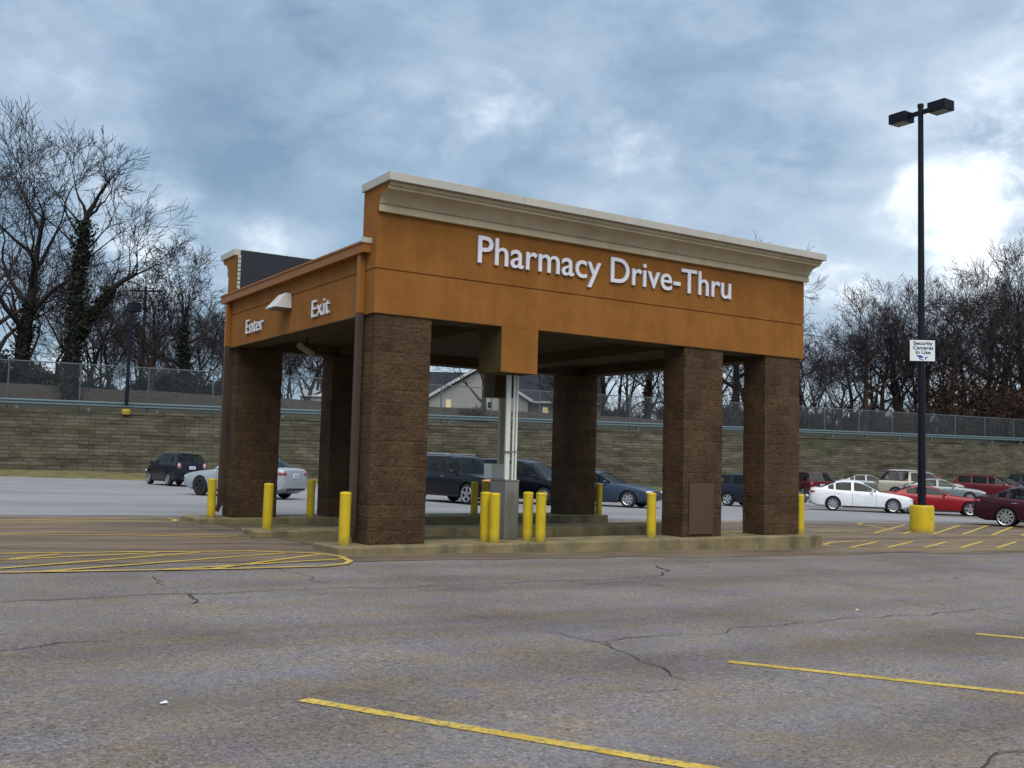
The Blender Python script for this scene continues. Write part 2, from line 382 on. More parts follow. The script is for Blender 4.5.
# paint lines: each a thin sheet
def ribbon(pts, w, lift=.012, seg=.6):
    b = MB(); P = [Vector((p[0], p[1])) for p in pts]; Q = [P[0]]
    for a, c in zip(P, P[1:]):
        n = max(1, int((c-a).length/seg)); Q += [a+(c-a)*k/n for k in range(1, n+1)]
    L = []
    for i, q in enumerate(Q):
        d = (Q[min(i+1, len(Q)-1)]-Q[max(i-1, 0)]).normalized(); nrm = Vector((-d.y, d.x)); ww = w(i/len(Q)) if callable(w) else w*(1+.22*noise.noise((q.x*3, q.y*3, 1)))
        for s in (-1, 1):
            e = q+nrm*s*ww/2; L.append((e.x, e.y, G(e.x, e.y)+lift))
    b.add(L, [(2*i, 2*i+1, 2*i+3, 2*i+2) for i in range(len(Q)-1)]); return b
def px(*pts): return [tuple(at(*p)[:2]) for p in pts]
def join(mbs):
    b = MB()
    for m in mbs: b.add(m.v, m.f)
    return b
stall = []
p1 = px((303, 700), (700, 768)); p2 = px((728, 662), (1024, 694)); p3 = px((975, 634), (1024, 638.5))
for k, (a, c) in enumerate((p1, p2, p3)):
    a = Vector(a); c = Vector(c); d = (c-a).normalized(); stall.append(ribbon([a, a+d*5.4], .105, .0045, .12))
structure(join(stall), 'stall_lines', 'yellow_line_paint')
# left striped area
LH = []
outl = px((-70, 553.8), (0, 554.5), (120, 553), (250, 552), (312, 553.8), (341, 557.5), (350, 562), (345, 564.8), (325, 567), (234, 569.5), (0, 573.4), (-90, 575.5))
LH.append(ribbon(outl, .10, .016))
for a, c in (((-40, 562.5), (156, 553.4)), ((40, 572.5), (285, 553.6)), ((160, 570.6), (342, 559.5)), ((-90, 570), (60, 554.6)), ((-110, 559), (-20, 554.2)), ((210, 569.8), (322, 554.6)), ((-60, 574), (200, 553))):
    LH.append(ribbon(px(a, c), .09, .0125))
structure(join(LH), 'striped_marking', 'yellow_line_paint')
LH = [ribbon(px((-90, 533), (0, 534.6), (120, 535.3), (250, 538)), .10, .0105), ribbon(px((-90, 536), (60, 533.2), (170, 534.8), (238, 536.2)), .08, .0125),
      ribbon(px((-60, 521), (40, 520.2), (100, 519), (168, 518.6), (177, 520.4), (172, 521.8), (70, 521.6), (-20, 523)), .12, .0105)]
structure(join(LH), 'lane_lines', 'yellow_line_paint')
# right striped areas
RH = []
RH.append(ribbon(px((1130, 541), (1024, 541.3), (960, 541.6), (866, 541), (832, 542.6), (823.5, 544.8), (830, 546.6), (855, 548.6), (930, 549.8), (1024, 549.6), (1130, 549)), .11, .0105))
for k in range(9):
    x = 851+36.5*k; RH.append(ribbon(px((x, 547.8+.15*min(k, 3)), (x+26-1.8*k, 542.2)), .105, .0125))
RH.append(ribbon(px((1100, 527), (1024, 526.3), (960, 525.5), (893, 523.4), (862, 523), (858, 524.6), (868, 525.6), (893, 530.5), (812, 531)), .10, .0105))
RH.append(ribbon(px((812, 531.5), (880, 533.6), (960, 536), (1024, 537), (1110, 537.6)), .10, .0125))
for k in range(8):
    x = 874+29.5*k; RH.append(ribbon(px((x, 533.5+.5*k), (x+31-2*k, 525.2+.22*k)), .105, .0145))
RH.append(ribbon(px((718, 522.5), (745, 522.2)), .12, .0105)); RH.append(ribbon(px((715, 533.2), (748, 531.6)), .12, .0125)); RH.append(ribbon(px((610, 522.8), (662, 520.6)), .12, .0125))
structure(join(RH), 'striped_markings', 'yellow_line_paint')
# cracks
def crack(pts, w, seed):
    P = [Vector(q) for q in px(*pts)]; Q = []
    for i, (a, c) in enumerate(zip(P, P[1:])):
        n = max(2, int((c-a).length/.12)); d = (c-a).normalized(); nn = Vector((-d.y, d.x))
        for k in range(n):
            q = a+(c-a)*k/n; Q.append(q+nn*.16*noise.noise((q.x*2.3+seed, q.y*2.3, seed))+nn*.05*noise.noise((q.x*11+seed, q.y*11, seed)))
    return ribbon(Q, lambda t: w*.62*(.45+.9*abs(noise.noise((t*9+seed, seed, 0)))), .0085, .5)
ck = [crack([(0, 602), (60, 600), (130, 596), (180, 594), (230, 593), (330, 589), (420, 587), (500, 584), (560, 581), (618, 579), (660, 576), (665, 571), (655, 565)], .05, 1),
      crack([(560, 581), (575, 583), (640, 583), (700, 592), (720, 594)], .035, 2), crack([(192, 594), (193, 606)], .05, 3),
      crack([(150, 577), (160, 583), (172, 587)], .03, 4), crack([(0, 652), (30, 650), (60, 645), (90, 643), (128, 643)], .04, 5),
      crack([(545, 632), (585, 641), (615, 650), (640, 661), (672, 672), (705, 686)], .03, 6), crack([(585, 641), (612, 642), (616, 648)], .03, 7),
      crack([(600, 640), (680, 636), (770, 626), (840, 619), (930, 615), (1024, 606)], .028, 8), crack([(468, 615), (488, 621)], .04, 9),
      crack([(895, 600), (930, 607), (965, 613), (1010, 621), (1030, 624)], .028, 10), crack([(930, 776), (975, 768), (1012, 757), (1060, 742)], .045, 21),
      crack([(250, 560), (262, 567), (296, 573), (330, 585)], .025, 12), crack([(165, 521), (192, 526), (240, 537), (290, 545), (340, 552)], .035, 13),
      crack([(620, 690), (650, 694), (700, 690)], .018, 14), crack([(820, 586), (900, 583), (1024, 573)], .02, 15), crack([(470, 652), (545, 655), (600, 650)], .014, 16)]
structure(join(ck), 'pavement_cracks', 'crack_tar')
# verge at the foot of the wall
W2 = lambda u, s: WA+WD*u+WN*s
def wz(u): return 3.45+.0058*u
b = MB(); L = []
us = [-60+3*i for i in range(75)]
for u in us:
    for s, dz in ((4.6, -.03), (3.9, .06), (2.0, .16), (-.3, .34)):
        p = W2(u, s+.35*noise.noise((u*.31, s, 0))*(s > 2)); L.append((p.x, p.y, G(p.x, p.y)+dz+.05*noise.noise((u*.5, s, 3))))
b.add(L, [(4*i+j, 4*i+j+1, 4*i+j+5, 4*i+j+4) for i in range(len(us)-1) for j in range(3)])
structure(b, 'grass_verge', 'verge', smooth=60)
b = MB(); L = []
for u in us:
    for s, dz in ((-.55, -.02), (-2.2, .12), (-4.5, .42), (-60, .35), (-400, .5)):
        p = W2(u if s > -50 else (u-40)*3, s); L.append((p.x, p.y, wz(u)+dz))
b.add(L, [(5*i+j, 5*i+j+1, 5*i+j+6, 5*i+j+5) for i in range(len(us)-1) for j in range(4)])
structure(b, 'terrace', 'terrace_soil', smooth=60)

# ------------------------------------------------------------------ retaining wall (courses stepped back), local u along x, into the hill = -WN
wrz = math.atan2(WD.y, WD.x)
rw = empty('retaining_wall', (WA.x, WA.y, 0), wrz, 'long greenish grey segmental block retaining wall behind the parked cars', 'retaining wall')
b = MB(); U0, U1 = -58, 160
H = 3.3; z = -1.3; k = 0
tops = []
b.add([(U0, 0, -1.3), (U1, 0, -1.3), (U1, .10, wz(U1)-.14), (U0, .10, wz(U0)-.14), (U0, .5, -1.3), (U1, .5, -1.3), (U1, .5, wz(U1)-.14), (U0, .5, wz(U0)-.14)],
      [(0, 1, 2, 3), (5, 4, 7, 6), (3, 2, 6, 7), (4, 0, 3, 7), (1, 5, 6, 2), (0, 4, 5, 1)])
b.build('block_face', 'retaining_block', rw)
b = MB()
for i in range(72):
    u = U0+i*3.02; b.box(u, u+3.0, .055, .66, wz(u)-.139, wz(u)+.01*math.sin(i*2.1))
b.build('cap', 'retaining_block', rw, bevel=.01)

# guardrail
gr = empty('guardrail', (WA.x, WA.y, 0), wrz, 'weathered blue grey steel guardrail along the top of the retaining wall', 'guardrail')
prof = [(0, -.155), (-.07, -.11), (-.07, -.06), (0, -.015), (0, .015), (-.07, .06), (-.07, .11), (0, .155), (.012, .155), (-.055, .105), (-.055, .065), (.012, .018), (.012, -.018), (-.055, -.065), (-.055, -.105), (.012, -.155)]
b = MB()
for i in range(55):
    u = U0+i*4; z0 = wz(u)+.42; z1 = wz(u+4)+.42; n = len(prof); vs = [(u, y+.78, zz+z0) for y, zz in prof]+[(u+4.0, y+.78, zz+z1) for y, zz in prof]
    b.add(vs, [(j, (j+1) % n, (j+1) % n+n, j+n) for j in range(n)])
b.build('rail', 'rail_steel', gr)
for i in range(56):
    u = U0+i*3.65+.4
    if u > 130: break
    MB().box(u-.07, u+.07, .80, .94, wz(u)-.1, wz(u)+.56).build('post', 'rail_steel', gr)

# chain-link fence
cf = empty('chain_link_fence', (WA.x, WA.y, 0), wrz, 'tall grey chain link fence on top of the retaining wall', 'fence')
ft = 6.13; fy = 1.15
for i in range(52):
    u = U0+i*3.65-.1
    if u > 130: break
    MB().tube([(u, fy, wz(u)-.2), (u, fy, ft+.04)], .045, 8).build('post', 'galvanised', cf)
b = MB(); b.tube([(U0, fy, ft), (132, fy, ft)], .032, 6); b.build('top_rail', 'galvanised', cf)
b = MB(); st = .075; u = U0
r_ = .0028
while u < 130:
    zb = wz(u)+.02; h = ft-zb
    for sg in (1, -1):
        a = Vector((u, fy-.045, zb)) if sg > 0 else Vector((u+h, fy-.05, zb)); c = Vector((u+h, fy-.045, ft)) if sg > 0 else Vector((u, fy-.05, ft))
        d = (c-a).normalized(); n1 = d.cross(Vector((0, 1, 0))).normalized()*r_; n2 = Vector((0, r_, 0))
        vs = [a+n1, a-n1*.5+n2, a-n1*.5-n2, c+n1, c-n1*.5+n2, c-n1*.5-n2]; b.add(vs, [(0, 1, 4, 3), (1, 2, 5, 4), (2, 0, 3, 5)])
    u += st
b.build('wire_mesh', 'galvanised', cf)

# wooden privacy fence behind it
wf = empty('wooden_fence', (WA.x, WA.y, 0), wrz, 'weathered grey brown board fence behind the chain link fence', 'fence')
b = MB(); u = -40; k = 0
while u < 48:
    zt = 5.22-.006*max(u, 0)+.03*math.sin(u*.9)+rnd.uniform(-.02, .02)
    b.box(u, u+.14, 8.0+rnd.uniform(0, .012), 8.02+.012, wz(u)-.1, zt); u += .15; k += 1
b.build('board_panel', 'fence_wood', wf)
b = MB()
for zz in (.5, 1.35): b.box(-40, 48, 8.05, 8.10, 3.5+zz, 3.59+zz)
b.build('rail', 'fence_wood', wf)

# ------------------------------------------------------------------ canopy
W, D, Hf, ZG, ZGUT, ZT, ZCB, TH = 9.9, 7.65, 3.66, 4.37, 4.80, 5.82, 5.28, .52
cn = empty('drive_thru_canopy', (0, 0, 0), 0, 'brown block and orange stucco drive-through canopy with cream cornice', 'drive-through canopy')
def wall_panels(name, boxes, grooves=None):
    b = MB()
    for q in boxes: b.box(*q)
    return b.build(name, 'orange_stucco', cn)
g = .011
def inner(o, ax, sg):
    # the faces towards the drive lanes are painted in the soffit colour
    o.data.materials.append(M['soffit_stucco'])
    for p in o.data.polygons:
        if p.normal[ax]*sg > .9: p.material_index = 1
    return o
# front and rear walls: lower band, recessed groove, upper field
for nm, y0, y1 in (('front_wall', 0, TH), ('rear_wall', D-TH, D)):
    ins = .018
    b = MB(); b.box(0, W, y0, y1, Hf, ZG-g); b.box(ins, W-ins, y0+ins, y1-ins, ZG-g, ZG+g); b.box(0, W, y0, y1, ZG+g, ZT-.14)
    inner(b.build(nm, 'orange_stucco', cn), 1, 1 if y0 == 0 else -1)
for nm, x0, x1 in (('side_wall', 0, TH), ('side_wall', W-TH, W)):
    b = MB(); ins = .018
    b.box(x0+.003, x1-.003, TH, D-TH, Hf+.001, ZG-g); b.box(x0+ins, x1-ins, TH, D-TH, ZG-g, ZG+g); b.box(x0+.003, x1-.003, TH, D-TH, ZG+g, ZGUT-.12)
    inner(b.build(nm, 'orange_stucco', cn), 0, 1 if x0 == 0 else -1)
# cornice (cream), flush cut at both ends; the core under the profile is orange at its cut ends
def arc(n=7):
    return [(-.42+.30*math.sin(PI/2*k/n)*1.0, 5.375+.245*(1-math.cos(PI/2*k/n))) for k in range(n+1)]
def cornice_prof():
    P = [(0, ZCB), (-.075, ZCB), (-.075, ZCB+.10), (-.055, ZCB+.112), (-.055, ZCB+.125), (-.085, ZCB+.13)]
    n = 8
    for k in range(1, n+1):
        a = PI/2*k/n; P.append((-.085-.27*(1-math.cos(a)), ZCB+.13+.17*math.sin(a)))
    P += [(-.375, 5.582), (-.375, 5.618), (-.395, 5.620), (-.395, 5.632), (-.42, 5.634), (-.42, 5.672), (-.405, 5.676), (-.45, 5.68), (0, 5.68)]
    return P
cp = cornice_prof()
for nm, sgn, y0 in (('cornice', 1, 0), ('cornice', -1, D)):
    poly = [(y0+sgn*y, z) for y, z in cp]
    b = MB(); b.prism(poly, 0, W+.07, 'x'); o = b.build(nm, 'cream_moulding', cn, smooth=30)
    me = o.data; me.materials.append(M['orange_stucco'])
    for p in me.polygons:
        if abs(p.normal.x) > .9: p.material_index = 1
# coping
for y0, y1, s in ((-.50, TH+.02, 1), (D-TH+.045, D+.50, -1)):
    b = MB(); x = -.045; L = (W+.17)/4
    for i in range(4): b.box(x+.003, x+L-.003, y0, y1, ZT-.135, ZT)
    b = MB()
    for i in range(4): b.box(-.045+i*L+.003, -.045+(i+1)*L-.003, y0, y1, ZT-.135, ZT)
    b.build('coping', 'coping_metal', cn, bevel=.006)
# parapet inner face membrane and roof
b = MB(); b.box(.10, W-.10, D-TH-.02, D-TH-.004, ZGUT-.3, ZT-.02); b.box(.10, W-.10, D-TH-.004, D-TH+.04, ZT-.139, ZT-.02); b.build('parapet_membrane', 'membrane', cn)
b = MB(); b.box(.10, W-.10, TH+.004, TH+.02, ZGUT-.3, ZT-.137); b.build('parapet_membrane', 'membrane', cn)
b = MB(); b.box(.06, W-.06, TH+.03, D-TH-.03, ZGUT-.26, ZGUT-.10); b.build('roof', 'membrane', cn)
# edge trim of the rear parapet end: white slotted strip
b = MB()
for k in range(9): b.box(.03, .098, D-TH-.012, D-TH+.0-.003, ZGUT+.05+k*.095, ZGUT+.05+k*.095+.075)
b.build('edge_strip', 'coping_metal', cn)
# gutter on the left and right edges
for sx in (0, 1):
    x0 = -.14 if sx == 0 else W+.004; x1 = x0+.136
    b = MB(); b.box(x0, x1, TH*.35, D+.02, ZGUT-.16, ZGUT-.015); b.box(x0-.02 if sx == 0 else x0, x1 if sx == 0 else x1+.02, TH*.35, D+.02, ZGUT-.015, ZGUT+.02)
    b.build('gutter', 'orange_metal', cn)
    b = MB(); b.box(x0-.022, x1+.005, TH*.35-.02, TH*.35+.03, ZGUT-.01, ZGUT+.075); b.build('gutter_end', 'coping_metal', cn)
# downspouts: orange against the stucco, brown on the pillar
for x, yy in ((-.11, .42), (-.11, D-.30), (W+.0, .42), (W+.0, D-.30)):
    MB().box(x+.003, x+.107, yy-.06, yy+.06, Hf+.02, ZGUT-.165).build('downspout', 'orange_metal', cn, bevel=.008)
    o = MB().box(x+.006, x+.104, yy-.055, yy+.055, .25, Hf+.018).build('downspout', 'downspout_brown', cn, bevel=.008)
    b = MB(); b.bar((x+.055, yy, .27), (x+(-.01 if x < 1 else .12), yy, .12), .10, .09); b.build('outlet', 'downspout_brown', o)
# ceiling and beams
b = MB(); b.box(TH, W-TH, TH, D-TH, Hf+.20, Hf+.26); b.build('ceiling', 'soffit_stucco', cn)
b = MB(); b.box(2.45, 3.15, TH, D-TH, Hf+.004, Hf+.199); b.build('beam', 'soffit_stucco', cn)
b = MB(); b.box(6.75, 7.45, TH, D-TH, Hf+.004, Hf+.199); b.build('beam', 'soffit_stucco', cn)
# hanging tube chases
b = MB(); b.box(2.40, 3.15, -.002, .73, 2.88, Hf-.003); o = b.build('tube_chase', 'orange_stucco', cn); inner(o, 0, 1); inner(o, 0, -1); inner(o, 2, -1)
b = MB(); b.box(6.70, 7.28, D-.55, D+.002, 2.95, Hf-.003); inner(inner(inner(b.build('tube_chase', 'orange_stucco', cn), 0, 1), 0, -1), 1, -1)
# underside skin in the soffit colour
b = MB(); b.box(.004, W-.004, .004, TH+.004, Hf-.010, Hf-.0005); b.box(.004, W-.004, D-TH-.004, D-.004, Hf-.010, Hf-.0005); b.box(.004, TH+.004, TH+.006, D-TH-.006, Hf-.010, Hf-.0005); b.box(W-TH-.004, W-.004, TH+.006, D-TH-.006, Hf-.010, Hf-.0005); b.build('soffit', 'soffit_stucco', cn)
# pillars
def pillar(x0, y0, w=1.01, d=.60, h=Hf-.013):
    step = .05; per = []; nx_, ny_ = int(w/step), int(d/step)
    for i in range(nx_): per.append((x0+w*i/nx_, y0, 0, -1))
    for i in range(ny_): per.append((x0+w, y0+d*i/ny_, 1, 0))
    for i in range(nx_): per.append((x0+w-w*i/nx_, y0+d, 0, 1))
    for i in range(ny_): per.append((x0, y0+d-d*i/ny_, -1, 0))
    zs = []; z = 0
    row = Hf/18
    for k in range(18):
        zs += [k*row+.003, k*row+.028, k*row+.078, k*row+.128, (k+1)*row-.022, (k+1)*row-.003]
    zs = [0]+zs; zs[-1] = h; n = len(per); b = MB(); vs = []
    for z in zs:
        ph = (z % row)/row; mort = min(ph, 1-ph) < .03
        for i, (x, y, nx1, ny1) in enumerate(per):
            k = -.003 if mort else .008*noise.noise((x*7, y*7, z*7))+.006*noise.noise((x*25, y*25, z*25))
            cx_, cy_ = x0+w/2, y0+d/2
            if i in (0, nx_, nx_+ny_, 2*nx_+ny_):
                dx = (1 if x > cx_ else -1); dy = (1 if y > cy_ else -1); vs.append((x+dx*k*.7, y+dy*k*.7, z))
            else: vs.append((x+nx1*k, y+ny1*k, z))
    b.add(vs, [(j*n+i, j*n+(i+1) % n, (j+1)*n+(i+1) % n, (j+1)*n+i) for j in range(len(zs)-1) for i in range(n)]+[tuple((len(zs)-1)*n+i for i in range(n))])
    return b.build('pillar', 'split_face_block', cn)
pil = [pillar(x, .03) for x in (.043, 6.60, 8.80)]+[pillar(W-x-1.01, D-.63) for x in (.043, 6.60, 8.80)]
b = MB(); b.box(6.76, 7.37, .002, .012, .05, 1.03); pn = b.build('access_panel', 'downspout_brown', cn, bevel=.003); pn['label'] = 'flat brown metal access panel'
noisy('panel_brown', (.070, .041, .024), (.082, .048, .028), 3, .6, 5, .1); pn.data.materials[0] = M['panel_brown']
b = MB(); b.box(6.74, 6.762, .004, .020, .04, 1.05); b.build('panel_hinge', 'downspout_brown', pn)

# islands with kerbs
def island(y0, y1, x0, x1, label, ztop=0.):
    n = 16; b = MB()
    b.box(x0, x1, y0, y1, -.55, ztop)
    o = b.build('kerbed_island', 'kerb_concrete', None, bevel=.02)
    return tag(o, label, 'kerb island')
i1 = island(-.30, .72, -.57, 10.15, 'front concrete island nearest the camera under the canopy', -.002)
i2 = island(3.1, 4.0, -.66, 10.2, 'middle concrete island between the two drive lanes', .0-.002)
i3 = island(6.75, 8.0, -.69, 10.1, 'rear concrete island under the far row of pillars', -.002)

# signs
def text_meshes(body, size, extrude, offset, sx=1., spacing=1.):
    cu = bpy.data.curves.new('t', 'FONT'); cu.body = body; cu.size = size; cu.extrude = extrude; cu.offset = offset; cu.space_character = spacing
    cu.resolution_u = 4
    o = bpy.data.objects.new('t', cu); C.objects.link(o); bpy.context.view_layer.update()
    dg = bpy.context.evaluated_depsgraph_get(); me = bpy.data.meshes.new_from_object(o.evaluated_get(dg)); C.objects.unlink(o)
    bm = bmesh.new(); bm.from_mesh(me); bmesh.ops.remove_doubles(bm, verts=bm.verts, dist=1e-6)
    for v in bm.verts: v.co.x *= sx
    return bm
def split_letters(bm):
    seen = set(); isl = []
    for f in bm.faces:
        if f in seen: continue
        st = [f]; seen.add(f); comp = []
        while st:
            q = st.pop(); comp.append(q)
            for v in q.verts:
                for g2 in v.link_faces:
                    if g2 not in seen: seen.add(g2); st.append(g2)
        xs_ = [v.co.x for q in comp for v in q.verts]; isl.append([min(xs_), max(xs_), comp])
    isl.sort(key=lambda a: a[0]); out = []
    for a in isl:
        if out:
            p = out[-1]; ov = min(p[1], a[1])-max(p[0], a[0]); wmin = min(p[1]-p[0], a[1]-a[0])
            if ov > .6*wmin: p[1] = max(p[1], a[1]); p[2] += a[2]; continue
        out.append(a)
    return out
def wall_text(name, body, label, loc, rot, width, capH, depth=.05, weight=.012, cat='sign', group=None):
    """individual dimensional letters; every letter is a part"""
    t = empty(name, loc, 0, label, cat, group); t.rotation_euler = rot
    bm = text_meshes(body, 1., depth/2, weight)
    xs_ = [v.co.x for v in bm.verts]; ys_ = [v.co.y for v in bm.verts]; x0, x1 = min(xs_), max(xs_)
    sx = width/(x1-x0)
    capf = max(v.co.y for v in bm.verts)     # top of cap or ascender
    sy = capH/capf
    for v in bm.verts: v.co.x = (v.co.x-x0)*sx; v.co.y *= sy
    for a, b_, comp in split_letters(bm):
        idx = {}; vs = []; fs = []
        for f in comp:
            q = []
            for v in f.verts:
                if v not in idx: idx[v] = len(vs); vs.append(tuple(v.co))
                q.append(idx[v])
            fs.append(q)
        me = bpy.data.meshes.new('letter'); me.from_pydata(vs, [], fs); me.materials.append(M['sign_white']); me.materials.append(M['sign_side'])
        for p in me.polygons: p.material_index = 0 if abs(p.normal.z) > .7 else 1
        o = bpy.data.objects.new('letter', me); C.objects.link(o); o.parent = t
    bm.free(); return t
wall_text('sign_lettering', 'Pharmacy Drive-Thru', 'large white Pharmacy Drive-Thru lettering on the orange front wall', (1.86, -.03, 4.69), (R(90), 0, 0), 5.88, .46, .034, .007)
wall_text('sign_lettering', 'Enter', 'small white Enter lettering on the left side wall', (-.02, 6.20, 3.86), (R(90), 0, R(-90)), 1.06, .285, .03, -.002, group='lane signs on the side wall')
wall_text('sign_lettering', 'Exit', 'small white Exit lettering on the left side wall', (-.02, 2.56, 3.83), (R(90), 0, R(-90)), .80, .30, .03, -.002, group='lane signs on the side wall')
# wall light hood between Enter and Exit
hl = empty('wall_light', (0, 3.86, 4.12), 0, 'grey wedge shaped wall light on the side wall between Enter and Exit', 'wall light')
b = MB(); vs = [(-.005, -.42, 0), (-.005, .42, 0), (-.005, .17, .32), (-.005, -.20, .32), (-.34, .42, 0), (-.34, -.42, 0), (-.16, -.20, .30), (-.16, .17, .30)]
vs = [(-.004, -.24, 0), (-.004, .24, 0), (-.004, .19, .29), (-.004, -.19, .29), (-.36, -.24, .0), (-.36, .24, .0), (-.12, -.19, .29), (-.12, .19, .29)]
b.add(vs, [(0, 1, 2, 3), (4, 6, 7, 5), (0, 3, 6, 4), (1, 5, 7, 2), (3, 2, 7, 6), (0, 4, 5, 1)]); b.build('hood', 'lamp_hood', hl, bevel=.008)
b = MB(); b.box(-.32, -.03, -.20, .20, -.02, -.001); b.build('lens', 'lens_grey', hl)
# ceiling camera / light tube
cl = empty('ceiling_light', (1.05, 5.5, 3.86), R(40), 'white tube shaped light hanging under the canopy ceiling near the Enter lane', 'ceiling light')
b = MB(); b.tube([(-.30, 0, -.24), (.26, 0, -.36)], .065, 12); b.build('tube_housing', 'beige_metal', cl, smooth=40)
b = MB(); b.tube([(0, 0, 0), (0, 0, -.27)], .02, 8); b.build('stem', 'pole_black', cl)

# ------------------------------------------------------------------ tube stations
ts = empty('tube_station', (2.96, .48, 0), 0, 'stainless steel pneumatic tube cabinet on the front island between two bollard pairs', 'drive-through station', 'pneumatic tube stations')
b = MB(); b.box(-.13, .15, -.05, .38, .0, 1.01); b.build('cabinet', 'brushed_steel', ts, bevel=.012)
b = MB(); b.box(-.14, .16, -.06, .39, 1.01, 1.035); b.build('cabinet_top', 'brushed_steel', ts, bevel=.006)
b = MB(); b.box(-.11, .13, -.056, -.051, .08, .93); b.build('door', 'brushed_steel', ts, bevel=.003)
b = MB(); b.box(-.11, -.02, .0, .05, 1.035, 2.88); b.build('tube_duct', 'tube_white', ts, bevel=.01)
for x in (.036, .098):
    MB().tube([(x, -.005, 1.035), (x, -.005, 2.88)], .021, 12).build('conduit', 'tube_white', ts, smooth=40)
b = MB(); b.box(-.13, .13, -.03, .065, 1.52, 1.54); b.build('clamp', 'brushed_steel', ts)
t2 = empty('tube_station', (7.12, 7.45, 0), 0, 'beige tube post with white terminal box on the rear island', 'drive-through station', 'pneumatic tube stations')
b = MB(); b.box(-.16, .16, -.6, .2, .0, .88); b.build('cabinet', 'brushed_steel', t2, bevel=.012)
b = MB(); b.box(-.40, .22, -.25, .12, .90, 1.27); mat('terminal_white', (.85, .84, .74), .5); b.build('terminal_box', 'terminal_white', t2, bevel=.01)
b = MB(); b.box(-.02, .13, .0, .12, 1.27, 2.95); b.build('tube_duct', 'beige_metal', t2, bevel=.01)

# ------------------------------------------------------------------ bollards
def make_bollard():
    t = empty('bollard', (0, 0, 0), 0, 'x', 'bollard', 'yellow bollards on the concrete islands')
    r = .088; h = .83
    b = MB(); b.lathe([(r, 0), (r, h*.5), (r, h-.045)], 24); b.build('post_sleeve', 'bollard_yellow', t, smooth=40)
    b = MB(); b.lathe([(r+.003, h-.047), (r+.003, h-.03), (r*.93, h-.012), (r*.7, h-.003), (1e-4, h+.001)], 24); b.build('cap', 'bollard_yellow', t, smooth=50)
    return t
bo = None
for (x, y, lb) in ((-.30, .14, 'yellow bollard at the left end of the front island beside the near pillar'), (-.30, 3.63, 'yellow bollard at the left end of the middle island'),
                   (-.31, 7.07, 'yellow bollard at the left end of the rear island'), (1.86, 6.95, 'yellow bollard on the rear island between its two left pillars'),
                   (5.98, .21, 'lone yellow bollard on the front island just left of the pillar with the brown panel'),
                   (2.26, .14, 'yellow bollard left of the steel cabinet, outermost of the near pair'), (2.30, -.09, 'yellow bollard touching the left side of the steel cabinet in the photo'),
                   (3.12, .13, 'yellow bollard just right of the steel cabinet, inner one of its pair'), (3.22, -.11, 'yellow bollard right of the steel cabinet, outermost of its pair'),
                   (6.22, 7.16, 'yellow bollard on the rear island, left one of the pair behind the cabinet bollards'), (6.50, 7.10, 'yellow bollard on the rear island, right one of the pair beside the terminal box'),
                   (7.40, 7.12, 'yellow bollard on the rear island half hidden right of the steel cabinet'), (9.95, 6.98, 'yellow bollard at the right end of the rear island behind the far pillar'),
                   (9.95, .12, 'yellow bollard at the right end of the front island behind the last pillar')):
    if bo is None: bo = make_bollard(); o = bo
    else: o = copy_tree(bo)
    o.location = (x, y, -.002); o['label'] = lb; o.rotation_euler.z = rnd.uniform(0, 6)
    o.rotation_euler.x = rnd.uniform(-.008, .008); o.scale.z = rnd.uniform(.99, 1.02)

# ------------------------------------------------------------------ lamp posts
lp0 = at(922, 532.2)
lp = empty('lamp_post', lp0, 0, 'tall black parking lot lamp post on a yellow concrete base', 'lamp post')
b = MB(); b.lathe([(.34, -.1), (.34, .72), (.33, .76), (.31, .79), (1e-3, .795)], 32); b.build('base', 'bollard_yellow', lp, smooth=30)
b = MB(); b.box(-.16, .16, -.16, .16, .795, .82); b.tube([(0, 0, .82), (0, 0, 1.05)], [.12, .10], 16); b.build('base_cover', 'pole_black', lp)
b = MB(); b.tube([(0, 0, .82), (0, 0, 12.80)], [.118, .078], 20); b.build('pole', 'pole_black', lp, smooth=40)
b = MB(); b.tube([(0, 0, 12.78), (0, 0, 12.88)], .095, 12); b.build('pole_cap', 'pole_black', lp)
b = MB(); b.bar((0, -.42, 12.62), (0, .42, 12.62), .11, .12); b.build('arm', 'pole_black', lp)
for s in (-1, 1):
    b = MB(); b.box(-.24, .24, s*.68-.29, s*.68+.29, 12.46, 12.76); o = b.build('lamp_head', 'pole_black', lp, bevel=.01)
    b = MB(); b.box(-.19, .19, s*.68-.24, s*.68+.24, 12.445, 12.459); b.build('lens', 'lens_grey', o)
# sign on the post
sgx = empty('security_sign', (lp0.x, lp0.y, 0), -YAW, 'small white security cameras sign strapped to the lamp post', 'sign')
b = MB(); b.box(-.39, .35, -.128, -.12, 4.62, 5.24); b.build('panel', 'sign_panel', sgx)
b = MB(); b.box(-.10, .10, -.12, .11, 4.75, 4.79); b.box(-.10, .10, -.12, .11, 5.05, 5.09); b.build('bracket', 'pole_black', sgx)
for k, (tx, w, m_) in enumerate((('Security', .58, 'sign_ink'), ('Cameras', .60, 'sign_ink'), ('In Use', .44, 'sign_ink'))):
    bm = text_meshes(tx, .19, .001, .005); xs_ = [v.co.x for v in bm.verts]; x0, x1 = min(xs_), max(xs_)
    for v in bm.verts: v.co = Vector(((v.co.x-(x0+x1)/2)*w/(x1-x0), -.131, 5.10-.135*k+v.co.y*.78+v.co.z*0-.0))
    me = bpy.data.meshes.new('lettering'); bm.to_mesh(me); bm.free(); me.materials.append(M[m_]); o = bpy.data.objects.new('lettering', me); C.objects.link(o); o.parent = sgx
b = MB()   # little camera emblem
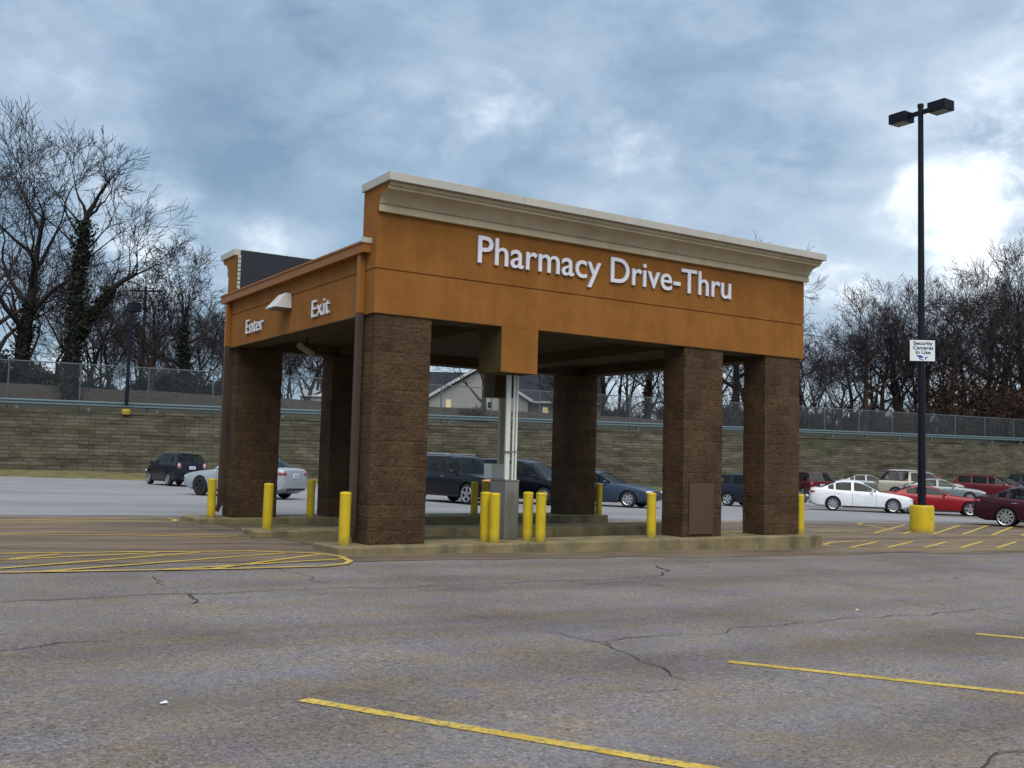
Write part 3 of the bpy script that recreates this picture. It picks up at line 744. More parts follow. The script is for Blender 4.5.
b.prism([(-.20, 4.79), (-.05, 4.79), (-.03, 4.755), (.02, 4.745), (-.02, 4.70), (-.07, 4.715), (-.10, 4.68), (-.12, 4.73), (-.165, 4.74)], -.131, -.1285, 'y')
b.prism([(-.13, 4.70), (-.09, 4.66), (.0, 4.635), (.03, 4.655), (-.06, 4.675), (-.09, 4.71)], -.131, -.1285, 'y')
b.prism([(.05, 4.74), (.17, 4.745), (.09, 4.70), (.08, 4.655), (.05, 4.665), (.06, 4.70)], -.131, -.1285, 'y'); b.build('emblem', 'sign_blue', sgx)

x, y = atd(127.5, 58)
l2 = empty('lamp_post', (x, y, wz(0)-.0), R(20), 'distant dark lamp post with a boxy head behind the wall guardrail at left', 'lamp post')
b = MB(); b.lathe([(.24, -.1), (.24, .20), (1e-3, .22)], 20); b.build('base', 'bollard_yellow', l2, smooth=30)
b = MB(); b.tube([(0, 0, .4), (0, 0, 6.1)], [.11, .085], 12); b.build('pole', 'pole_black', l2, smooth=40)
b = MB(); b.box(-.12, .42, -.30, .30, 5.75, 6.28); b.build('lamp_head', 'pole_black', l2, bevel=.02)

x, y = atd(141, 85)
up = empty('utility_pole', (x, y, 3.5), R(-33), 'thin wooden utility pole with a crossarm among the left trees', 'utility pole')
b = MB(); b.tube([(0, 0, 0), (0, 0, 11.5)], [.16, .11], 10); b.build('pole', 'bark', up, smooth=40)
b = MB(); b.bar((-1.3, 0, 11.1), (1.3, 0, 11.1), .12, .14); b.build('crossarm', 'bark', up)
for k in (-1.15, -.6, .6, 1.15): MB().lathe([(.05, 11.17), (.07, 11.22), (.04, 11.33)], 8, Matrix.Translation((k, 0, 0))).build('insulator', 'lens_grey', up)

# ------------------------------------------------------------------ house behind the fence
hx, hy = atd(479, 88); hs = 88/FOC
hh = empty('house', (hx, hy, 3.7), -YAW-.03, 'cream house with dark shingle roof and lit windows seen through the canopy', 'house')
def hp(pxx, pyy): return (pxx-479)*hs, CZ-3.7+(458.5-pyy)*hs
x0, zt = hp(425, 401); x1, _ = hp(533, 401); xm, za = hp(479, 368)
b = MB(); b.prism([(x0+.4, -.4), (x1-.4, -.4), (x1-.4, zt+.1), (xm, za-.18), (x0+.4, zt+.1)], 0, 6, 'y'); b.build('wall', 'siding', hh)
rf = MB()
for s, xe in ((-1, x0), (1, x1)):
    rf.add([(xm, -.35, za), (xe, -.35, zt), (xe, 6, zt), (xm, 6, za), (xm, -.35, za+.22), (xe, -.35, zt+.22), (xe, 6, zt+.22), (xm, 6, za+.22)], [(0, 1, 2, 3), (4, 7, 6, 5), (0, 4, 5, 1), (3, 2, 6, 7), (1, 5, 6, 2), (0, 3, 7, 4)])
rf.build('roof', 'shingle', hh)
b = MB()
for xe in (x0, x1): b.bar((xm, -.37, za+.06), (xe, -.37, zt+.06), .06, .24)
b.build('rake_board', 'white_trim', hh)
xa, ze = hp(350, 399); xb, _ = hp(604, 399); _, zr = hp(0, 367)
b = MB(); b.box(xa, xb, 3, 9, -.4, ze); b.build('wall', 'siding', hh)
b = MB(); b.prism([(2.4, ze), (9.6, ze), (6, zr)], xa-.4, xb+.4, 'x'); b.build('roof', 'shingle', hh)
b = MB(); b.box(xa-.4, xb+.4, 2.28, 2.40, ze-.1, ze+.06); b.build('gutter', 'white_trim', hh)
for pxx, pyy, w_, h_, yy in ((449, 404.5, 6, 9, -.01), (546, 408, 7, 10, 2.98), (490, 405, 5, 8, -.01)):
    wx, wz_ = hp(pxx, pyy); ww, wh = w_*hs, h_*hs
    b = MB(); b.box(wx-ww/2, wx+ww/2, yy-.05, yy, wz_-wh/2, wz_+wh/2); o = b.build('window', 'white_trim', hh)
    b = MB(); b.box(wx-ww/2+.07, wx+ww/2-.07, yy-.06, yy-.051, wz_-wh/2+.07, wz_+wh/2-.07); b.build('pane', 'lit_window' if pxx != 490 else 'car_glass', o)
for (pxx, dist, wpx, topy, lbl) in ((312, 84, 22, 389, 'white shed roof showing above the board fence through the canopy'),):
    x, y = atd(pxx, dist); s_ = dist/FOC; zt_ = CZ+(454-topy)*s_
    sh = empty('shed', (x, y, 3.6), -YAW, lbl, 'shed'); z1 = zt_-3.6; w_ = wpx*s_
    b = MB(); b.box(-w_/2, w_/2, 0, 3, 0, z1-.6); b.build('wall', 'siding', sh)
    b = MB(); b.prism([(-.2, z1-.6), (3.2, z1-.6), (1.5, z1)], -w_/2-.2, w_/2+.2, 'x'); b.build('roof', 'white_trim', sh)

# ------------------------------------------------------------------ vehicles
def catmull(P, n):
    out = []
    return out
def wheel(parent, x, y, r, w, side, spokes=5, rimm='rim', rr=.66):
    b = MB(); T = Matrix.Translation((x, y, r)) @ Matrix.Rotation(R(90), 4, 'X')
    h = w/2; b.lathe([(r*rr, -h), (r*.90, -h), (r*.98, -h*.75), (r, -h*.4), (r, h*.4), (r*.98, h*.75), (r*.90, h), (r*rr, h)], 28, T)
    b.f = [f for f in b.f if len(f) == 4]
    ty = b.build('wheel', 'tyre', parent, smooth=35)
    s = side; yo = y+s*h*.55; b = MB(); 
    T2 = Matrix.Translation((x, yo, r)) @ Matrix.Rotation(R(90)*(-s), 4, 'X')
    b.lathe([(r*rr*1.03, h*.42), (r*rr, h*.5), (r*rr*.9, h*.38), (r*rr*.88, -.02)], 28, T2); b.f = [f for f in b.f if len(f) == 4]
    b.lathe([(.05, .0), (.05, .035), (.001, .04)], 12, T2)
    for k in range(spokes):
        a = 2*PI*k/spokes+.3; d = Vector((math.cos(a), math.sin(a), 0)); n = Vector((-d.y, d.x, 0))
        w0, w1 = .024*5/spokes**.7+.012, .045*5/spokes**.85
        vs = [d*.03-n*w0, d*.03+n*w0, d*r*rr*.93+n*w1, d*r*rr*.93-n*w1]; vs = [v+Vector((0, 0, .012)) for v in vs]+[v+Vector((0, 0, .034)) for v in vs]
        b.add(vs, [(0, 3, 2, 1), (4, 5, 6, 7), (0, 1, 5, 4), (1, 2, 6, 5), (2, 3, 7, 6), (3, 0, 4, 7)], T2)
    b.build('rim', rimm, ty, smooth=30)
    b = MB(); b.lathe([(r*rr*.95, -.03), (1e-3, -.03)], 20, T2); b.build('brake', 'well', ty)

SPEC = {
 'sedan': dict(L=4.85, w=.915, wr=.335, fx=.95, rx=3.76, z0=.20,
   st=[(0, .56, .74), (.05, .68, .84), (.22, .76, .92), (.75, .85, .98), (1.30, .91, 1), (1.62, .93, 1), (2.45, .95, 1), (3.5, .98, 1), (4.28, 1.04, .97), (4.62, 1.06, .93), (4.80, .98, .87), (4.85, .62, .82)],
   roof=[(1.50, 0), (2.30, 1.37), (2.75, 1.445), (3.20, 1.445), (3.62, 1.38), (4.38, 0)],
   ws=(1.50, 2.30), rw=(3.62, 4.38), panes=[(1.72, 2.80), (2.88, 3.66), (3.70, 4.02)]),
 'coupe': dict(L=4.80, w=.90, wr=.325, fx=.96, rx=3.66, z0=.18,
   st=[(0, .50, .74), (.05, .61, .84), (.25, .69, .92), (.80, .80, .98), (1.45, .86, 1), (1.75, .89, 1), (2.6, .91, 1), (3.5, .94, .99), (4.3, .98, .95), (4.68, .96, .9), (4.77, .90, .86), (4.80, .55, .82)],
   roof=[(1.65, 0), (2.45, 1.26), (2.80, 1.32), (3.15, 1.32), (3.45, 1.27), (4.28, 0)],
   ws=(1.65, 2.45), rw=(3.45, 4.28), panes=[(1.88, 3.05), (3.14, 3.72)]),
 'hatch': dict(L=4.35, w=.88, wr=.32, fx=.88, rx=3.42, z0=.22,
   st=[(0, .50, .66), (.05, .68, .78), (.25, .78, .88), (.65, .88, .96), (.98, .97, 1), (1.3, 1.0, 1), (2.4, 1.03, 1), (3.6, 1.08, .98), (4.15, 1.10, .94), (4.30, 1.06, .91), (4.35, .70, .88)],
   roof=[(.95, 0), (1.80, 1.46), (2.3, 1.54), (3.0, 1.55), (3.80, 1.50), (4.24, 0)],
   ws=(.95, 1.80), rw=(3.80, 4.24), panes=[(1.25, 2.30), (2.38, 3.20), (3.28, 3.82)]),
 'suv': dict(L=4.95, w=.98, wr=.385, fx=.96, rx=3.86, z0=.28,
   st=[(0, .60, .76), (.05, .92, .84), (.22, 1.00, .92), (.70, 1.06, .98), (1.25, 1.10, 1), (1.5, 1.12, 1), (2.6, 1.15, 1), (3.9, 1.18, .99), (4.6, 1.20, .96), (4.88, 1.12, .94), (4.95, .75, .92)],
   roof=[(1.30, 0), (2.00, 1.70), (2.45, 1.79), (3.4, 1.79), (4.35, 1.74), (4.82, 0)],
   ws=(1.30, 2.00), rw=(4.35, 4.82), panes=[(1.55, 2.60), (2.68, 3.55), (3.63, 4.40)]),
 'van': dict(L=5.10, w=.98, wr=.35, fx=.95, rx=3.98, z0=.22,
   st=[(0, .55, .72), (.05, .80, .82), (.25, .88, .90), (.60, .96, .97), (.95, 1.04, 1), (1.3, 1.06, 1), (2.6, 1.08, 1), (4.1, 1.12, .99), (4.8, 1.13, .97), (5.04, 1.08, .95), (5.10, .70, .92)],
   roof=[(.90, 0), (1.85, 1.62), (2.35, 1.73), (3.4, 1.75), (4.62, 1.70), (4.99, 0)],
   ws=(.90, 1.85), rw=(4.62, 4.99), panes=[(1.25, 2.45), (2.53, 3.60), (3.68, 4.60)]),
 'pickup': dict(L=5.80, w=.99, wr=.39, fx=.98, rx=4.60, z0=.32,
   st=[(0, .66, .78), (.05, 1.00, .86), (.22, 1.08, .94), (.9, 1.14, 1), (1.3, 1.16, 1), (1.6, 1.18, 1), (2.6, 1.20, 1), (3.8, 1.22, 1), (5.2, 1.24, .99), (5.72, 1.24, .97), (5.80, .80, .94)],
   roof=[(1.42, 0), (2.02, 1.82), (2.45, 1.92), (3.2, 1.92), (3.66, 1.87), (3.76, 0)],
   ws=(1.42, 2.02), rw=(3.66, 3.76), panes=[(1.68, 2.58), (2.66, 3.56)]),
}
def lerp_tab(tab, x):
    if x <= tab[0][0]: return tab[0][1:]
    for a, c in zip(tab, tab[1:]):
        if x <= c[0]:
            t = (x-a[0])/(c[0]-a[0]); return tuple(a[i]+(c[i]-a[i])*t for i in range(1, len(a)))
    return tab[-1][1:]
def lerp_smooth(tab, x):
    # catmull-rom through the table
    n = len(tab)
    if x <= tab[0][0]: return tab[0][1:]
    if x >= tab[-1][0]: return tab[-1][1:]
    i = max(k for k in range(n-1) if tab[k][0] <= x); a, c = tab[i], tab[i+1]; h = c[0]-a[0]; t = (x-a[0])/h; out = []
    for k in range(1, len(a)):
        def sl(j):
            if j <= 0: return (tab[1][k]-tab[0][k])/(tab[1][0]-tab[0][0])*.5
            if j >= n-1: return (tab[-1][k]-tab[-2][k])/(tab[-1][0]-tab[-2][0])*.5
            d0 = (tab[j][k]-tab[j-1][k])/(tab[j][0]-tab[j-1][0]); d1 = (tab[j+1][k]-tab[j][k])/(tab[j+1][0]-tab[j][0])
            return 0 if d0*d1 <= 0 else 2*d0*d1/(d0+d1)
        m0, m1 = sl(i)*h, sl(i+1)*h
        out.append((2*t**3-3*t*t+1)*a[k]+(t**3-2*t*t+t)*m0+(-2*t**3+3*t*t)*c[k]+(t**3-t*t)*m1)
    return tuple(out)
def make_car(kind, paintm, name, label, cat, group, spokes=5, rimm='rim', tail='lamp_red', head='lamp_clear', rr=.66, roofrack=False, scale=(1, 1, 1)):
    S = SPEC[kind]; L, w, z0 = S['L'], S['w'], S['z0']
    root = empty(name, (0, 0, 0), 0, label, cat, group)
    keys = set([0, L]) | {s[0] for s in S['st']} | {r_[0] for r_ in S['roof']} | {p for q in S['panes'] for p in q}
    x = .12
    while x < L: keys.add(round(x, 3)); x += .16
    ks = sorted(keys); xs_ = [ks[0]]
    for k in ks[1:]:
        if k-xs_[-1] > .035 or k in {p for q in S['panes'] for p in q} or k in {r_[0] for r_ in S['roof']}: xs_.append(k)
    r0, r1 = S['roof'][0][0], S['roof'][-1][0]
    def ring(s):
        zb, wf_ = lerp_smooth(S['st'], s); ww = w*wf_; nose = min(s, L-s); zl = z0+max(0, .14-nose*.35)
        zr = zb
        if r0 < s < r1:
            tab = [(a, (c if c else lerp_smooth(S['st'], a)[0])) for a, c in S['roof']]
            zr = max(zb, lerp_smooth(tab, s)[0] if tab[1][0] < s < tab[-2][0] else lerp_tab(tab, s)[0])
        h = zr-zb; t = min(1, h/.45)
        yb = ww*.94; y6 = ww*(.87*(1-t)+.735*t); y7 = ww*(.70*(1-t)+.60*t)
        c_ = [(0, zl), (ww*.80, zl), (ww*.955, zl+.07), (ww*1.0, zl+.40*(zb-zl)), (ww*.995, zl+.72*(zb-zl)), (ww*.975, zb-.055), (yb, zb),
              (y6, zr-.035*t+.012*(1-t)), (y7, zr+.028*(1-t)+.008*t), (y7*.55, zr+.042*(1-t)+.03*t), (0, zr+.05*(1-t)+.038*t)]
        return c_
    bm = bmesh.new(); rows = []
    for s in xs_:
        c_ = ring(s); full = c_+[(-y, z) for y, z in reversed(c_[1:-1])]
        rows.append([bm.verts.new((L/2-s, y, z)) for y, z in full])
    n = len(rows[0]); glass = {}
    for i in range(len(rows)-1):
        a, c = xs_[i], xs_[i+1]; mid = (a+c)/2
        for k in range(n):
            k2 = (k+1) % n; f = bm.faces.new((rows[i][k], rows[i][k2], rows[i+1][k2], rows[i+1][k])); key = None
            kk = k if k < 10 else 19-k
            if kk in (7, 8, 9) and S['ws'][0]+.0 < mid < S['ws'][1]: key = 'windshield'
            if kk in (7, 8, 9) and S['rw'][0] < mid < S['rw'][1]: key = 'rear_window'
            if kk == 6:
                for q, (p0, p1) in enumerate(S['panes']):
                    if p0 <= a+1e-6 and c <= p1+1e-6: key = ('side', q, k < 10)
            if key: glass.setdefault(key, []).append(f)
    bm.faces.new(rows[0]); bm.faces.new(list(reversed(rows[-1])))
    for key, fs in glass.items():
        fs = [f for f in fs if f.is_valid]
        bmesh.ops.inset_region(bm, faces=fs, thickness=.028 if key in ('windshield', 'rear_window') else .022, depth=0, use_even_offset=True)
        for f in fs: f.material_index = 1
    bmesh.ops.recalc_face_normals(bm, faces=bm.faces)
    me = bpy.data.meshes.new('tmp'); bm.to_mesh(me); bm.free()
    me.materials.append(M[paintm]); me.materials.append(M['car_glass']); me.materials.append(M['well'])
    body = bpy.data.objects.new('tmp_body', me); C.objects.link(body)
    b = MB()
    for xw in (S['fx'], S['rx']):
        T = Matrix.Translation((L/2-xw, 0, S['wr'])) @ Matrix.Rotation(R(90), 4, 'X')
        b.lathe([(S['wr']+.055, -w*1.2), (S['wr']+.055, -w*.62)], 32, T); b.lathe([(S['wr']+.055, w*.62), (S['wr']+.055, w*1.2)], 32, T)
    cut = b.build('tmp_cut', 'well'); cm = cut.data; cm.materials.clear(); cm.materials.append(M['well']); cm.materials.append(M['well']); cm.materials.append(M['well'])
    for p in cm.polygons: p.material_index = 2
    md = body.modifiers.new('b', 'BOOLEAN'); md.object = cut; md.operation = 'DIFFERENCE'; md.solver = 'EXACT'
    bpy.context.view_layer.update()
    dg = bpy.context.evaluated_depsgraph_get(); me2 = bpy.data.meshes.new_from_object(body.evaluated_get(dg))
    C.objects.unlink(body); C.objects.unlink(cut)
    bm = bmesh.new(); bm.from_mesh(me2)
    # split the glass off into panes
    gf = [f for f in bm.faces if f.material_index == 1]; seen = set()
    for f in gf:
        if f in seen: continue
        st_ = [f]; seen.add(f); comp = []
        while st_:
            q = st_.pop(); comp.append(q)
            for e in q.edges:
                for g2 in e.link_faces:
                    if g2.material_index == 1 and g2 not in seen: seen.add(g2); st_.append(g2)
        idx = {}; vs = []; fs = []
        for q in comp:
            o_ = []
            for v in q.verts:
                if v not in idx: idx[v] = len(vs); vs.append(tuple(v.co))
                o_.append(idx[v])
            fs.append(o_)
        cxm = sum(v[0] for v in vs)/len(vs); cym = sum(v[1] for v in vs)/len(vs)
        nm = 'side_window' if abs(cym) > .3 else ('windshield' if cxm > .1*0+L/2-S['roof'][2][0] else 'rear_window')
        gm = bpy.data.meshes.new(nm); gm.from_pydata(vs, [], fs); gm.materials.append(M['car_glass'])
        for p in gm.polygons: p.use_smooth = True
        o = bpy.data.objects.new(nm, gm); C.objects.link(o); o.parent = root
    bmesh.ops.delete(bm, geom=gf, context='FACES')
    for f in bm.faces:
        if f.material_index == 2 or f.calc_center_median().z < z0+.03 and abs(f.normal.z) > .5: f.material_index = 2
    me3 = bpy.data.meshes.new('body'); bm.to_mesh(me3); bm.free()
    me3.materials.clear()
    for q in (paintm, 'trim_black', 'well'): me3.materials.append(M[q])
    for p in me3.polygons: p.use_smooth = True
    me3.set_sharp_from_angle(angle=R(38))
    bo_ = bpy.data.objects.new('body', me3); C.objects.link(bo_); bo_.parent = root
    X = lambda s: L/2-s
    zbelt = lerp_smooth(S['st'], S['panes'][0][1])[0]; i0, i1 = S['ws'][0]+.12, S['rw'][1]-.15
    b = MB(); b.box(X(i1), X(i0), -w*.80, w*.80, z0+.10, zbelt-.12)
    for sx in ([S['panes'][0][1]+.05, min(S['panes'][-1][1]-.15, S['panes'][0][1]+.95)]):
        for yy in (-.38, .38):
            b.box(X(sx+.14), X(sx), yy*w-.23*w, yy*w+.23*w, zbelt-.13, zbelt+.13); b.box(X(sx+.16), X(sx+.06), yy*w-.12, yy*w+.12, zbelt+.16, zbelt+.32)
    b.build('interior', 'trim_black', root, bevel=.02)
    # wheels
    for xw in (S['fx'], S['rx']):
        for sd in (1, -1): wheel(root, X(xw), sd*(w-.115), S['wr'], .215, sd, spokes, rimm, rr)
    # lamps
    zbf = lerp_smooth(S['st'], .22)[0]; zbr = lerp_smooth(S['st'], L-.12)[0]
    for sd in (1, -1):
        b = MB(); b.ell((X(.20), sd*w*.70, zbf-.10), (.22, .20, .075), 12, 8, None); o = b.build('headlight', head, root, smooth=60); o.rotation_euler = (0, 0, 0)
        hgt = .13 if kind in ('sedan', 'coupe', 'pickup') else .17
        b = MB(); b.box(X(L-.20), X(L-.005), sd*w*.62-.17, sd*w*.62+.22*1, zbr-.20-hgt/2, zbr-.08+hgt/2) if False else b.ell((X(L-.17), sd*w*.74, zbr-.14), ((.185, .19, .085) if hgt < .15 else (.20, .13, .17)), 12, 8)
        b.build('taillight', tail, root, smooth=60)
        b = MB(); b.ell((X(S['ws'][0]+.42), sd*(w+.09), lerp_smooth(S['st'], S['ws'][0]+.4)[0]+.07), (.07, .10, .07), 10, 6); b.build('wing_mirror', paintm if kind != 'suv' else 'trim_black', root, smooth=60)
        for (p0, p1) in S['panes'][:2 if kind != 'coupe' else 1]:
            zz = lerp_smooth(S['st'], p1)[0]-.14; MB().box(X(p1-.10), X(p1-.27), sd*w*.985-.012, sd*w*.985+.022, zz-.014, zz+.014).build('door_handle', 'chrome' if kind in ('suv', 'sedan') else paintm, root, bevel=.004)
        # door gaps
        b = MB(); seams = [S['panes'][0][0]+.02, S['panes'][0][1]+.04]+([S['panes'][1][1]+.02] if kind != 'coupe' else [])
        for s in seams:
            c_ = ring(s)
            for (ya, za_), (yb_, zb_) in zip(c_[2:6], c_[3:7]):
                b.add([(X(s)-.005, sd*(ya+.0025), za_), (X(s)+.005, sd*(ya+.0025), za_), (X(s)+.005, sd*(yb_+.0025), zb_), (X(s)-.005, sd*(yb_+.0025), zb_)], [(0, 1, 2, 3)])
        b.build('door_seam', 'well', root)
    c0 = ring(.02)
    b = MB(); b.box(X(.16), X(-.012), -w*.42, w*.42, z0+.14, z0+.30); b.build('lower_grille', 'trim_black', root, bevel=.01)
    b = MB(); b.box(X(.14), X(-.005)-.03+.02, -w*.36, w*.36, zbf-.19, zbf-.09); b.build('grille', 'trim_black', root, bevel=.01)
    b = MB(); b.box(X(L-.05), X(L+.012), -.155, .155, zbr-.27, zbr-.13); pl = b.build('licence_plate', 'plate', root)
    b = MB(); b.box(X(L+.0125), X(L+.0155), -.10, .10, zbr-.222, zbr-.185); b.build('plate_lettering', 'plate_ink', pl)
    b = MB(); b.box(X(L-.08), X(L+.010), -w*.66, w*.66, z0+.12, z0+.20); b.build('bumper_strip', 'trim_black', root, bevel=.005)
    for sd in (1, -1):
        b = MB(); b.box(X(S['rx']-S['wr']-.12), X(S['fx']+S['wr']+.12), sd*w*.90-.03, sd*w*.955+.01, z0-.02, z0+.07); b.build('sill', 'trim_black', root, bevel=.01)
    if roofrack:
        for sd in (1, -1):
            b = MB(); rx0, rx1 = S['roof'][1][0]+.35, S['roof'][-2][0]-.05; zt_ = S['roof'][2][1]+.05
            b.tube([(X(rx0), sd*w*.62, zt_-.04), (X(rx0+.15), sd*w*.62, zt_+.02), (X(rx1-.15), sd*w*.62, zt_+.01), (X(rx1), sd*w*.62, zt_-.06)], .018, 6); b.build('roof_rail', 'chrome', root)
    if kind == 'pickup':
        b = MB(); zz = lerp_smooth(S['st'], 4.8)[0]; b.box(X(5.68), X(3.98), -w*.80, w*.80, zz-.10, zz+.058); b.build('bed_cover', 'trim_black', root, bevel=.01)
    root.scale = scale
    return root
def place(root, heading, pxx, pyy, lx, ly):
    """put the wheel contact (lx, ly in the car's own axes) on the ground seen at a pixel"""
    p = at(pxx, pyy); place_at(root, heading, p.x, p.y, lx, ly)
def place_at(root, heading, x, y, lx=0, ly=0):
    c_, s_ = math.cos(heading), math.sin(heading); lx *= root.scale.x; ly *= root.scale.y
    X0 = x-(lx*c_-ly*s_); Y0 = y-(lx*s_+ly*c_)
    # tilt with the fall of the lot
    e = 1.5; zf = G(X0+c_*e, Y0+s_*e); zb_ = G(X0-c_*e, Y0-s_*e); pitch = -math.atan2(zf-zb_, 2*e)
    zl = G(X0-s_*.8, Y0+c_*.8); zr_ = G(X0+s_*.8, Y0-c_*.8); roll = math.atan2(zl-zr_, 1.6)
    root.location = (X0, Y0, G(X0, Y0)+.005); root.rotation_mode = 'XYZ'; root.rotation_euler = (roll, pitch, heading)
def depth_pos(pxx, dist): return atd(pxx, dist)
def fxw(k, which, side): S = SPEC[k]; return S['L']/2-S[which], side*S['w']
PG = 'vehicles parked in the lot'
rights = R(-32.7)
c = make_car('hatch', 'paint_navy', 'parked_car', 'small dark navy hatchback parked by the retaining wall at far left', 'car', PG, tail='lamp_pink')
c.scale = (.90, .90, .96); x, y = depth_pos(187, 47); place_at(c, R(97), x, y, -1.0, 0)
c = make_car('sedan', 'paint_silverblue', 'parked_car', 'pale silver blue sedan with black steel wheels partly behind the far left pillar', 'car', PG, 5, 'rim_black', rr=.62)
c.scale = (.90, .92, 1.0); x, y = depth_pos(249, 37.0); place_at(c, R(124), x, y, 0, 0)
c = make_car('suv', 'paint_black', 'parked_suv', 'black sport utility vehicle with chrome wheels seen just right of the near pillar', 'suv', PG, 5, 'rim', roofrack=True, head='lamp_amber', rr=.72)
x, y = depth_pos(469, 38.0); place_at(c, rights-R(47), x, y, *fxw('suv', 'fx', -1))
c = make_car('van', 'paint_black', 'parked_minivan', 'black minivan behind the steel cabinet and its bollards', 'minivan', PG, 6, 'rim', roofrack=False)
x, y = depth_pos(545, 40.5); place_at(c, rights-R(32), x, y, *fxw('van', 'fx', -1))
c = make_car('sedan', 'paint_bluegrey', 'parked_car', 'blue grey sedan parked behind the far right rear pillar', 'car', PG, 7, 'rim')
c.scale = (1, 1, .98); x, y = depth_pos(629.5, 41.5); place_at(c, rights-R(26), x, y, *fxw('sedan', 'fx', -1))
c = make_car('hatch', 'paint_darkblue', 'parked_car', 'dark blue car glimpsed between the two right front pillars', 'car', PG, 5, 'rim')
x, y = depth_pos(728, 49.5); place_at(c, rights-R(42), x, y, *fxw('hatch', 'rx', -1))
c = make_car('suv', 'paint_maroon', 'parked_suv', 'maroon boxy sport utility vehicle just right of the canopy by the wall', 'suv', PG, 5, 'rim')
c.scale = (.86, .92, .95); x, y = depth_pos(814, 66); place_at(c, R(66), x, y, -1.0, 0)
c = make_car('sedan', 'paint_white', 'parked_car', 'glossy white sedan left of the lamp post base', 'car', PG, 9, 'rim', rr=.70)
c.scale = (.95, .97, .98); place_at(c, rights-R(14), *depth_pos(893, 48.0), *fxw('sedan', 'fx', -1))
c = make_car('coupe', 'paint_red', 'parked_car', 'bright red coupe behind the lamp post', 'car', PG, 5, 'rim', rr=.70)
place_at(c, rights-R(16), *depth_pos(969.5, 47.5), *fxw('coupe', 'fx', -1))
c = make_car('sedan', 'paint_burgundy', 'parked_car', 'dark burgundy sedan cut off by the right edge of the photo', 'car', PG, 10, 'rim', rr=.80)
place_at(c, rights-R(33), *depth_pos(1004, 37.0), *fxw('sedan', 'rx', -1))
c = make_car('pickup', 'paint_tan', 'parked_pickup', 'pale tan crew cab pickup truck behind the white sedan and the lamp post', 'pickup truck', PG, 6, 'rim')
c.scale = (.96, 1, .94); place_at(c, rights-R(12), *depth_pos(918, 71), 0, 0)
c = make_car('sedan', 'paint_silver', 'parked_car', 'silver grey sedan whose roof shows above the white sedan', 'car', PG, 7, 'rim')
place_at(c, rights-R(10), *depth_pos(870, 79), 0, 0)
c = make_car('suv', 'paint_darkblue', 'parked_suv', 'dark sport utility vehicle whose roof rails show above the pickup', 'suv', PG, 5, 'rim', roofrack=True)
place_at(c, rights-R(12), *depth_pos(915, 74), 0, 0)
c = make_car('sedan', 'paint_silver', 'parked_car', 'silver sedan whose hood shows right of the lamp post above the red coupe', 'car', PG, 7, 'rim')
place_at(c, rights-R(18), *depth_pos(946, 66.5), .2, 0)
c = make_car('hatch', 'paint_red', 'parked_car', 'red hatchback showing just right of the lamp post behind the silver hood', 'car', PG, 5, 'rim')
place_at(c, rights-R(14), *depth_pos(933, 71), 0, 0)
c = make_car('van', 'paint_wine', 'parked_minivan', 'dark red minivan in front of the wall near the right edge', 'minivan', PG, 6, 'rim')
c.scale = (.95, .95, .93); place_at(c, rights-R(30), *depth_pos(987, 77), 0, 0)
c = make_car('sedan', 'paint_darkblue', 'parked_car', 'dark sedan beside the dark red minivan near the right edge', 'car', PG, 5, 'rim')
place_at(c, rights-R(30), *depth_pos(1010, 79), 0, 0)
c = make_car('suv', 'paint_navy', 'parked_suv', 'dark sport utility vehicle by the wall at the far right edge', 'suv', PG, 5, 'rim')
place_at(c, rights-R(30), *depth_pos(1036, 83), 0, 0)

# ------------------------------------------------------------------ trees
def grow(rg, p, d, L, r, lvl, maxl, T, Cr, up=.12, spread=.6, kids=(3, 4), twig=.011, leafpts=None):
    """a branch as a wandering tube, with children along its outer part"""
    n = 4 if lvl < 3 else 3; pts = [Vector(p)]; rad = [r]; d = Vector(d).normalized(); q = Vector(p)
    r_end = max(twig, r*(.38 if lvl < maxl else .5)); nodes = []
    for i in range(n):
        d = (d+Vector((rg.gauss(0, .21), rg.gauss(0, .21), rg.gauss(0, .15)+up*(.75 if lvl < 3 else .2)))).normalized()
        q = q+d*L/n; pts.append(q.copy()); rad.append(r+(r_end-r)*(i+1)/n); nodes.append((q.copy(), d.copy(), rad[-1]))
    (T if lvl <= 1 else Cr).tube(pts, rad, 7 if lvl == 0 else 5 if lvl == 1 else 3, cap=False)
    if leafpts is not None and lvl >= maxl-1: leafpts.append(q.copy())
    if lvl >= maxl: return
    k = rg.randint(*kids)
    for j in range(k):
        nd = nodes[min(n-1, int(n*(.25+.75*(j+1)/k)))]
        perp = nd[1].orthogonal().normalized(); perp.rotate(Matrix.Rotation(rg.uniform(0, 2*PI), 3, nd[1]))
        s_ = spread*rg.uniform(.8, 1.7); nd_ = (nd[1]+perp*s_).normalized()
        grow(rg, nd[0], nd_, L*rg.uniform(.52, .80), max(twig, nd[2]*rg.uniform(.55, .8)), lvl+1, maxl, T, Cr, up, spread, kids, twig, leafpts)
    grow(rg, nodes[-1][0], nodes[-1][1], L*.7, r_end, lvl+1, maxl, T, Cr, up, spread, kids, twig, leafpts)
def leafcluster(b, c, r, n, size, rg):
    for _ in range(n):
        v = Vector((rg.gauss(0, 1), rg.gauss(0, 1), rg.gauss(0, 1))); v = v.normalized()*r*rg.random()**.5; q = Vector(c)+v
        a = Vector((rg.uniform(-1, 1), rg.uniform(-1, 1), rg.uniform(-1, 1))).normalized(); e = a.orthogonal().normalized(); g2 = a.cross(e); s_ = size*rg.uniform(.6, 1.3)
        b.add([q-e*s_*.5, q+g2*s_*.35, q+e*s_*.5, q-g2*s_*.35], [(0, 1, 2, 3)])
